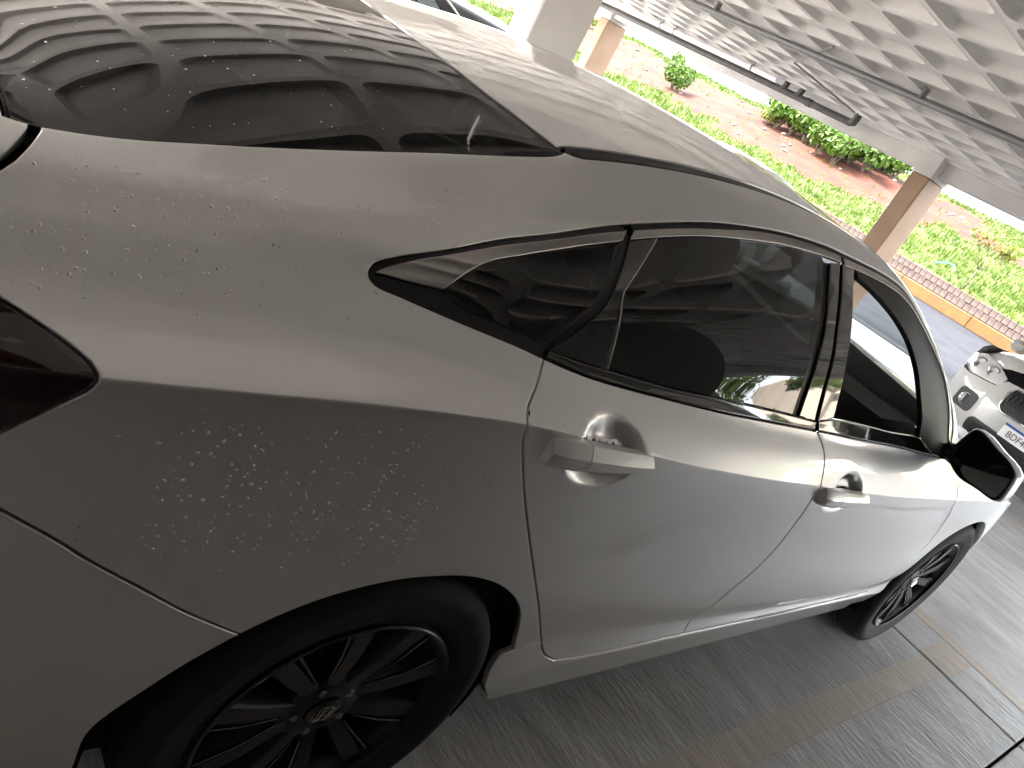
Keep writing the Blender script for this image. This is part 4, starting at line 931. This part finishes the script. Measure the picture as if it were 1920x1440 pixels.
def build_sedan(root, with_drops=True):
    T, Mid = car_panels(); P = {}
    for k, d in T.items():
        kw = {a: d[a] for a in ('off','gap','flange','step','disp','extra','edge') if a in d}
        me = panel_mesh(k, BODY, d['o'], **kw); ml = panel_mesh(k, BODY, d['o'], mirror=True, **kw) if False else None
        par = P.get({'door_seal':'rear_door','door_chrome':'rear_door','fixed_window':'rear_door','rear_door_glass':'rear_door','glass_channel':'rear_door','pillar_panel':'rear_door','belt_moulding':'rear_door',
                     'front_seal':'front_door','front_chrome':'front_door','front_pillar_panel':'front_door','front_door_glass':'front_door','sash_garnish':'front_door','front_belt_moulding':'front_door',
                     'window_seal':'quarter_panel','quarter_garnish':'quarter_panel','chrome_trim':'quarter_panel','quarter_glass':'quarter_panel','division_strip':'quarter_panel'}.get(k)) or (root,root)
        o = link(k, me, par[0], d['m'])
        # left hand side: mirrored mesh
        m2 = me.copy(); nv = len(m2.vertices); co = np.empty(nv*3); m2.vertices.foreach_get('co', co); co = co.reshape(-1,3)
        polys = [tuple(reversed(p.vertices)) for p in me.polygons]; cn = np.empty(len(me.loops)*3); me.corner_normals.foreach_get('vector', cn); cn = cn.reshape(-1,3)
        vn = np.zeros((nv,3)); li = np.empty(len(me.loops), int); me.loops.foreach_get('vertex_index', li); vn[li] = cn
        bpy.data.meshes.remove(m2); m2 = bpy.data.meshes.new(k); m2.from_pydata((co*[1,-1,1]).tolist(), [], polys); m2.update()
        m2.polygons.foreach_set('use_smooth', [True]*len(m2.polygons)); m2.normals_split_custom_set_from_vertices((vn*[1,-1,1]).tolist())
        o2 = link(k, m2, par[1], d['m']); P[k] = (o, o2)
    for k, d in Mid.items():
        kw = {a: d[a] for a in ('off','gap','flange','step','edge') if a in d}
        P[k] = link(k, panel_mesh(k, BODY, d['o'], both=True, **kw), root, d['m'])
    ge = UV['rd_glass_rear']; ge = curve(ge)
    for s, par in ((-1,P['rear_door'][0]),(1,P['rear_door'][1])):
        q = np.array(ge); pp = S(q[:,0], q[:,1]); pp = pp*np.array([1,1 if s < 0 else -1,1])+np.array([0,s*.0005,0])
        MB().tube([tuple(p) for p in pp[::2]], .0013, 6).build('glass_edge', PLATE, par, smooth=True)
    # front and rear closing faces, floor pan
    for nm, x, mt in (('rear_fascia',-1.02,PAINT),('grille',3.57,BLACKP)):
        v = np.arange(.3,14.01,.2); q = S(np.full(len(v),x), v); loop = [tuple(p) for p in q]+[(p[0],-p[1],p[2]) for p in q[::-1]]
        MB().add(loop, [tuple(range(len(loop)))]).build(nm, mt, root)
    MB().box((1.3,0,.19), (4.4,1.46,.02)).box((-.75,0,.30), (.5,1.3,.16)).tube([(-.9,-.45,.24),(-.6,-.45,.24),(.2,-.2,.22),(1.6,-.15,.2)], .03).build('floor_pan', LINER, root)
    # wheel houses
    for x in (0, 2.7):
        for s in (-1, 1):
            b = MB().lathe([(.05,-s*.0),(.375,0),(.375,s*.24)], 40, 'Y', R(-20), R(200), c=(x, s*.62, .325)); b.build('wheel_house', LINER, root, angle=30)
    # rear mud flap edge seen behind the arch
    for s in (-1, 1): MB().box((.375,s*.74,.30), (.012,.18,.20), .004).build('mud_flap', BLACKP, root, angle=30)
    # wheels
    WM = WMESH
    for (x, s, rot) in ((0,-1,14),(2.7,-1,40),(0,1,70),(2.7,1,5)):
        e = empty('wheel', (x, s*.785, .3255), parent=root)
        e.rotation_euler = (0, R(rot), 0 if s < 0 else math.pi)
        for k, me in WM.items():
            if isinstance(k, tuple): add_spokes(k, me, e)
            elif k == 'wheel_nut':
                for q in range(5): a = 2*math.pi*q/5+R(54); link(k, me, e, WHEELMAT[k], loc=(.052*math.cos(a), 0, .052*math.sin(a)))
            else: link(k, me, e, WHEELMAT[k])
    # door handles: tail piece with facets, grip bar
    for nm, x0, z0, x1, z1, door in (('r',.103,.938,.374,.921,'rear_door'),('f',1.128,.8405,1.405,.829,'front_door')):
        for s, par in ((-1,P[door][0]),(1,P[door][1])):
            L = x1-x0; prof = [(0,.0200,.25),(.010,.0225,.62),(.05,.0240,.80),(.16,.0245,.95),(.30,.0240,1.0),(.32,.0240,1.0),(.55,.0225,1.05),(.80,.0195,1.0),(.95,.0150,.88),(1.0,.007,.45)]
            def sect(t, hz, dep):
                x = x0+L*t; z = z0-.006+(z1-z0)*t; w = .897
                y = -(w+.026*dep); yi = -(w-.002)
                return [(x,yi,z-hz),(x,y+.010,z-hz),(x,y+.0015,z-hz*.55),(x,y,z+hz*.15),(x,y+.007,z+hz*.72),(x,y+.013,z+hz),(x,yi,z+hz)]
            for pn, lo, hi in (('handle_tail',0,.30),('handle_grip',.306,1.0)):
                b = MB(); secs = [q for q in prof if lo <= q[0] <= hi]
                if pn == 'handle_grip': secs = [(.306,.0240,1.0)]+secs
                vs = []; 
                for q in secs: vs += sect(*q)
                n = 7; fs = [(i*n+j, (i+1)*n+j, (i+1)*n+j+1, i*n+j+1) for i in range(len(secs)-1) for j in range(n-1)]
                fs += [tuple(range(n)), tuple(reversed([(len(secs)-1)*n+j for j in range(n)]))]
                vs = [(p[0], p[1]*(-s), p[2]) for p in vs]
                if s > 0: fs = [tuple(reversed(f)) for f in fs]
                b.add(vs, fs); me = b.mesh(pn, angle=24); link(pn, me, par, PAINT)
    # door mirrors (outline in y,z about the mirror centre)
    ML = [(.105,.02),(.090,.070),(.069,.076),(.005,.062),(-.052,.050),(-.085,.030),(-.092,0),(-.096,-.035),(-.095,-.050),(-.085,-.065),(-.015,-.072),(.032,-.078),(.068,-.068),(.095,-.050),(.108,-.015)]
    ML = catmull(ML+[ML[0]], .008)[:-1]
    for s in (-1, 1):
        e = empty('door_mirror', (1.965, s*.945, .99), parent=root); n = len(ML)
        lp = [(p[0]*(-s)*-1*1.0 if False else p[0]*(1 if s < 0 else -1), p[1]) for p in ML]
        MB().box((.03,-s*.10,-.050), (.07,.11,.035), .012).box((.06,-s*.135,-.045), (.12,.035,.06), .015).build('mirror_arm', BLACKP, e, angle=40)
        def ringset(prof):
            vs = [(dx, a*k, b2*k) for (dx, k) in prof for (a, b2) in lp]
            fs = [(i*n+j, i*n+(j+1)%n, (i+1)*n+(j+1)%n, (i+1)*n+j) for i in range(len(prof)-1) for j in range(n)]
            if s > 0: fs = [tuple(reversed(f)) for f in fs]
            return vs, fs
        vs, fs = ringset([(-.014,1.0),(-.010,1.025),(.01,1.03),(.04,.97),(.07,.83),(.092,.58),(.102,.25),(.103,.02)])
        MB().add(vs, fs).build('mirror_cap', PAINT, e, angle=50)
        vs, fs = ringset([(-.013,1.002),(-.020,.985),(-.019,.93),(-.008,.92)])
        MB().add(vs, fs).build('mirror_bezel', BLACKP, e, angle=40)
        vs = [(-.010, a*.925, b2*.925) for (a, b2) in lp]; MB().add(vs, [tuple(range(n)) if s > 0 else tuple(reversed(range(n)))]).build('mirror_pane', MIRROR, e).rotation_euler = (0,0,R(s*7))
        e.rotation_euler = (0, R(-3), R(s*10))
    # cabin
    cab = empty('cabin', (0,0,0), parent=root)
    xs = np.arange(-.5,2.25,.08); b = MB()
    for s in (-1,1):
        v = np.array([1.,3.,5.,6.5,7.6,7.95]); g = S(*np.meshgrid(xs, v, indexing='ij')); g = g*np.array([1,1,1]); g[...,1] = (np.abs(g[...,1])-.07)*s
        vs = g.reshape(-1,3).tolist(); m = len(v); b.add(vs, [(i*m+j,i*m+j+1,(i+1)*m+j+1,(i+1)*m+j) for i in range(len(xs)-1) for j in range(m-1)])
    b.build('door_trim', CABIN, cab, smooth=True)
    xs = np.arange(.12,1.62,.06); v = np.array([11.2,12.2,13.,14.]); g = S(*np.meshgrid(xs, v, indexing='ij')); g[...,2] -= .035; m = 4
    vs = g.reshape(-1,3).tolist(); k = len(vs); fs = [(i*m+j,i*m+j+1,(i+1)*m+j+1,(i+1)*m+j) for i in range(len(xs)-1) for j in range(3)]
    b = MB().add(vs, fs); b.add([(p[0],-p[1],p[2]) for p in vs], fs); b.build('headliner', CABIN, cab, smooth=True)
    MB().box((.85,0,.30), (2.6,1.5,.04)).build('carpet', CABIN, cab)
    MB().box((-.22,0,1.02), (.62,1.2,.03), .01).build('parcel_shelf', CABIN, cab)
    MB().box((2.02,0,.80), (.45,1.44,.26), .08).build('dashboard', CABIN, cab, angle=40)
    def seat(name, x, y, w, rear=False):
        e = empty(name, (x,y,.3), parent=root); e.rotation_euler = (0,0,0)
        cushion(w,.52,.20).build('seat_cushion', SEATM, e, smooth=True, loc=(.18,0,.16))
        o = cushion(w*.96,.17,.62).build('backrest', SEATM, e, smooth=True, loc=(-.12,0,.50)); o.rotation_euler = (0,R(-20),0)
        for dy in ((0,) if not rear else (-w*.30,w*.30)):
            o = cushion(.27,.11,.19).build('headrest', SEATM, e, smooth=True, loc=(-.27,dy,.86 if not rear else .80)); o.rotation_euler = (0,R(-12),0)
    seat('front_seat', 1.12, -.36, .50); seat('front_seat', 1.12, .36, .50); seat('rear_bench', .27, 0, 1.26, True)
    st = MB()
    for k in range(24):
        pass
    ring = [(1.66+.045*math.sin(2*math.pi*k/24)*.0+(-.06)*math.sin(2*math.pi*k/24), .36+.185*math.cos(2*math.pi*k/24), .86+.17*math.sin(2*math.pi*k/24)) for k in range(25)]
    st.tube(ring, .015, 8, False).box((1.68,.36,.85), (.06,.16,.10), .02).tube([(1.66,.36,.85),(1.95,.36,.78)], .03)
    st.build('steering_wheel', BLACKP, cab, angle=40)
    # antenna fin
    fin = MB(); vs = []; 
    for i, t in enumerate(np.linspace(0,1,9)):
        h = .055*math.sin(math.pi*min(1,t*.62))**1.2*(1.0 if t < .8 else 1-(t-.8)/.2*.75); w = .026*math.sin(math.pi*(.08+.9*t))
        x = .34-.14*t+.04; z = float(S(np.array([x]), np.array([14.]))[0,2])-.004
        vs += [(x,-w,z),(x,-w*.45,z+h*.7),(x,0,z+h),(x,w*.45,z+h*.7),(x,w,z)]
    fin.add(vs, [(i*5+j, i*5+j+1, (i+1)*5+j+1, (i+1)*5+j) for i in range(8) for j in range(4)])
    # (the photograph shows no fin from here, so none is linked)
    if with_drops:
        dm = MB(); r = random.Random(3)
        def drop(x, v, rad, off=0):
            p = S(np.array([x,x+.002,x]), np.array([v,v,v+.01])); n = np.cross(p[1]-p[0], p[2]-p[0]); n /= np.linalg.norm(n)+1e-12; n = Vector(n); c = Vector(p[0])+n*off
            t = n.orthogonal().normalized(); dn = Vector((0,0,-1)); dn = (dn-n*dn.dot(n)); 
            if dn.length > 1e-3: t = dn.normalized()
            q = n.cross(t); vs = []; m = 9; el = 1+.35*r.random(); ph = r.random()*6; wob = .18*r.random()
            for (k, h) in ((1,0),(.93,.20),(.62,.40)):
                for j in range(m):
                    a = 2*math.pi*j/m; rr = rad*k*(1+wob*math.sin(2*a+ph)); vs.append(c+t*(rr*math.cos(a)*el)+q*(rr*math.sin(a))+n*(rad*h-.0002))
            vs.append(c+n*rad*.47); fs = [(i*m+j, i*m+(j+1)%m, (i+1)*m+(j+1)%m, (i+1)*m+j) for i in range(2) for j in range(m)]+[(2*m+j, 2*m+(j+1)%m, 3*m) for j in range(m)]
            dm.add(vs, fs)
        def scat(n, xr, vr, r0, r1, pw=2.2, off=0):
            for _ in range(n):
                x = r.uniform(*xr); v = r.uniform(*vr)
                if off == 0 and x > -.2 and 7.85 < v < 10.05: continue
                drop(x, v, .78*(r0+(r1-r0)*r.random()**pw), off)
        scat(130, (-.58,-.36), (7.0,8.0), .0007, .0030); scat(110, (-.56,-.30), (8.1,10.8), .0007, .0038); scat(150, (-.38,.05), (8.4,11.3), .0007, .0028); scat(45, (-.36,-.15), (7.1,7.95), .0006, .0026)
        for _ in range(95):     # runs of drops below the shoulder line
            x = r.uniform(-.42,-.05); v = r.uniform(5.0,5.85); s = r.uniform(-.012,.004)
            for k in range(r.randint(2,8)):
                drop(x, v, .0006+.0019*r.random()**2.5); v -= r.uniform(.04,.11); x += s*.3+r.uniform(-.003,.003)
                if v < 4.75: break
        scat(110, (-.42,0), (4.85,5.85), .0006, .0026, 2.5); scat(22, (-.52,-.4), (4.9,5.9), .0006, .0024); scat(26, (.06,.36), (5.5,6.3), .0006, .0022)
        scat(18, (.0,.04), (4.8,5.8), .0006, .002); scat(40, (.45,1.0), (10.05,10.6), .0005, .0016); scat(14, (-.1,.3), (7.2,7.9), .0006, .002)
        scat(170, (-.56,-.1), (12.1,13.9), .0006, .0024, 2.5, -.003); scat(16, (.15,.9), (8.3,9.6), .0004, .0010, 2, -.005); scat(20, (1.08,1.11), (8.6,9.7), .0005, .0016, 2, 0); scat(60, (.2,.9), (12.3,13.6), .0006, .002, 2.5)
        o = dm.build('water_drops', WATER, root, smooth=True); o['kind'] = 'stuff'
    return P
# ------------------------------------------------------------------ the cars
root = empty('parked_sedan', label='wet silver sedan with dark alloy wheels filling the foreground', cat='car', group='sedans parked in and around the garage')
build_sedan(root)
def kids(o): return [c for c in bpy.data.objects if c.parent == o]
def copy_car(src, loc, rotz, paint, label):
    ch = {}
    for o in bpy.data.objects: ch.setdefault(o.parent, []).append(o)
    def rec(o, parent):
        c = o.copy(); COL.objects.link(c); c.parent = parent
        if c.type == 'MESH' and o.data.materials and o.data.materials[0] == PAINT:
            c.material_slots[0].link = 'OBJECT'; c.material_slots[0].material = paint
        for k in ch.get(o, []):
            if k.name.startswith('water_drops'): continue
            rec(k, c)
        return c
    r = rec(src, None); r.location = loc; r.rotation_euler = (0,0,rotz); r['label'] = label; return r
copy_car(root, (10.35,5.75,0), math.pi, PAINT_W, 'white sedan in the facing row, only its roof showing past the silver roof')
copy_car(root, (2.95,7.9,0), 0, PAINT_W, 'white car with pale windows left of the big pale column')
copy_car(root, (20.5,-5.2,-.03), 1.75, PAINT_B, 'blue-grey sedan standing on the street beyond the right edge')
copy_car(root, (10.6,-3.4,0), math.pi, PAINT, 'silver sedan in the facing row to the right of the picture')
# ---- suv
def build_suv(x0, y0):
    e = empty('parked_suv', (x0,y0,0), label='white sport utility car facing the camera beyond the door mirror', cat='car')
    nose = pchip([.2,.3,.45,.6,.75,.88,.98,1.03,1.07],[.13,.05,0,0,.035,.09,.17,.26,.42])
    def fn(u, v):
        u, v = np.broadcast_arrays(np.asarray(u,float), np.asarray(v,float)); a = np.minimum(np.abs(u)/.93, 1.02)
        return np.stack([nose(v)+.40*a**3.4, -u, v], -1)
    F = Surf(fn, 1.0, ulines, lambda a,b,st: np.arange(a,b,st))
    def pn(name, o, m, **k):
        return link(name, panel_mesh(name, F, o, step=.03, **k), e, m)
    def sym(name, o, m, **k):
        pn(name, o, m, **k); pn(name, [(-p[0],p[1]) for p in o], m, **k)
    rc = lambda cx,cz,w,h,r: [(cx+p[0],cz+p[1]) for p in rounded_loop(w,h,r,4)]
    pn('bumper', [(-.92,.30),(-.80,.24),(0,.22),(.80,.24),(.92,.30),(.925,.74),(.80,.735),(.50,.775),(.44,.86),(0,.90),(-.44,.86),(-.50,.775),(-.80,.735),(-.925,.74)], PAINT_S)
    sym('head_lamp', [(.46,.79),(.50,.78),(.80,.742),(.92,.77),(.925,.90),(.80,.955),(.60,.93),(.46,.875)], LENSC, edge=.004)
    for s in (-1,1):
        for (dx, r_) in ((.60,.055),(.77,.06)):
            c = fn(s*dx, .855); MB().lathe([(r_,-.012),(r_*.8,-.02),(r_*.75,-.006),(0,-.004)], 20, 'X', c=(float(c[0])+.004,float(c[1]),float(c[2]))).build('lamp_ring', CHROME, e, angle=40)
        c = fn(s*.62, .535); MB().lathe([(.06,.0),(.052,-.012),(.046,.01),(0,.012)], 20, 'X', c=(float(c[0])-.004,float(c[1]),float(c[2]))).build('fog_lamp', LENSC, e, angle=40)
    sym('fog_surround', rc(.625,.535,.22,.19,.05), BLACKP, off=.004, edge=.004)
    pn('lower_intake', rc(0,.375,.98,.17,.06), BLACKP, off=.004, edge=.004)
    for k in range(3): c = fn(0,.33+k*.045); MB().box((float(c[0])-.006,0,.33+k*.045), (.012,.86,.008)).build('intake_slat', BLACKG, e)
    sym('kidney_grille', [(.03,.63),(.30,.62),(.345,.66),(.36,.79),(.32,.845),(.06,.86),(.03,.83)], BLACKP, off=.004, edge=.004)
    for s in (-1,1):
        lo = [(.03,.63),(.30,.62),(.345,.66),(.36,.79),(.32,.845),(.06,.86),(.03,.83),(.03,.63)]
        MB().tube([fn(s*p[0],p[1])+np.array([-.008,0,0]) for p in lo], .009, 6).build('grille_frame', CHROME, e, smooth=True)
        for k in range(7): y = .07+k*.042; MB().box((float(fn(y,.74)[0])-.008,s*y,.74), (.012,.008,.19)).build('grille_slat', BLACKG, e)
    # number plate
    px = float(nose(.515))-.018
    MB().box((px,0,.515), (.012,.40,.13), .004).build('number_plate', PLATE, e); MB().box((px-.0065,0,.568), (.002,.396,.022)).build('plate_band', PLATEB, e)
    fc = bpy.data.curves.new('plate_text', 'FONT'); fc.body = 'BDF4C71'; fc.size = .088; fc.align_x = 'CENTER'; fc.extrude = .0006
    fo = bpy.data.objects.new('plate_text_src', fc); me = bpy.data.meshes.new_from_object(fo); bpy.data.objects.remove(fo); me.materials.append(INK); me.name = 'plate_text'
    t = link('plate_text', me, e); t.location = (px-.0078, 0, .475); t.rotation_euler = (R(90),0,R(-90)); t.scale = (.82,.95,1)
    # bonnet, sides, cabin
    b = MB(); xs = [.20,.27,.42,.70,1.0,1.30,1.42]; vs = []; ys = np.linspace(-1,1,17)
    for x in xs:
        for q in ys:
            w = .93*min(1,.62+.40*((x-.15)/.35)**.5) if x < .5 else .93
            z = {.20:.985,.27:1.03,.42:1.065,.70:1.10,1.0:1.125,1.30:1.145,1.42:1.15}[x]; y = q*w
            dz = -.13*abs(q)**6-.03*abs(q)**2+(.012 if .42 < abs(q) < .6 else 0)
            vs.append((x+.40*abs(q)**3.4*max(0,1-x/.9), y, z+dz))
    b.add(vs, [(i*17+j,i*17+j+1,(i+1)*17+j+1,(i+1)*17+j) for i in range(len(xs)-1) for j in range(16)])
    me = b.mesh('bonnet', smooth=True); link('bonnet', me, e, PAINT_S)
    for s in (-1,1):
        b = MB(); vs = []; xs2 = [.50,.62,.75,1.0,1.25,1.5,2.2,3.0,3.6,4.0,4.35]; prof = [(.86,.28),(.925,.40),(.935,.62),(.935,.85),(.91,.98),(.86,1.03)]
        for x in xs2:
            for (w,z) in prof:
                arch = 0
                for cx in (.98,3.75):
                    r2 = (x-cx)**2
                    if r2 < .38**2: arch = max(arch, .36+math.sqrt(.38**2-r2))
                vs.append((x, s*(w-(.05 if x > 4.2 else 0)), max(z, min(arch,.80))))
        b.add(vs, [(i*6+j,i*6+j+1,(i+1)*6+j+1,(i+1)*6+j) if s > 0 else (i*6+j,(i+1)*6+j,(i+1)*6+j+1,i*6+j+1) for i in range(len(xs2)-1) for j in range(5)])
        b.build('body_side', PAINT_S, e, smooth=True)
        vs = [(1.55,s*.86,1.05),(2.2,s*.66,1.56),(3.9,s*.66,1.56),(4.2,s*.84,1.08)]; MB().add(vs, [(0,1,2,3)]).build('side_windows', GLASS_T, e)
        MB().box((1.72,s*1.0,1.10), (.10,.18,.13), .04).build('door_mirror', PAINT_S, e, angle=40)
    MB().add([(1.40,-.80,1.13),(1.40,.80,1.13),(2.15,.62,1.57),(2.15,-.62,1.57)], [(0,1,2,3)]).build('windscreen', GLASS_T, e)
    MB().box((3.0,0,1.60), (1.9,1.34,.07), .03).build('roof', PAINT_S, e, angle=40)
    MB().box((4.28,0,.95), (.14,1.7,1.2), .06).build('tailgate', PAINT_S, e, angle=40)
    MB().box((2.4,0,.40), (3.6,1.5,.30)).build('underbody', LINER, e)
    MB().box((2.9,0,.95), (2.6,1.55,.16)).build('cabin_floor', CABIN, e)
    for (x, s) in ((.98,-1),(3.75,-1),(.98,1),(3.75,1)):
        w = empty('wheel', (x,s*.80,.355), parent=e); w.rotation_euler = (0,0,0 if s < 0 else math.pi); w.scale = (1.09,1.05,1.09)
        for k, me in WMESH.items():
            if isinstance(k, tuple): add_spokes(k, me, w)
            elif k != 'wheel_nut': link(k, me, w, WHEELMAT[k])
    return e
build_suv(7.1, .09)
# the sedan's right front window is wound down
for o in [o for o in bpy.data.objects if o.name == 'front_door_glass']: bpy.data.objects.remove(o)
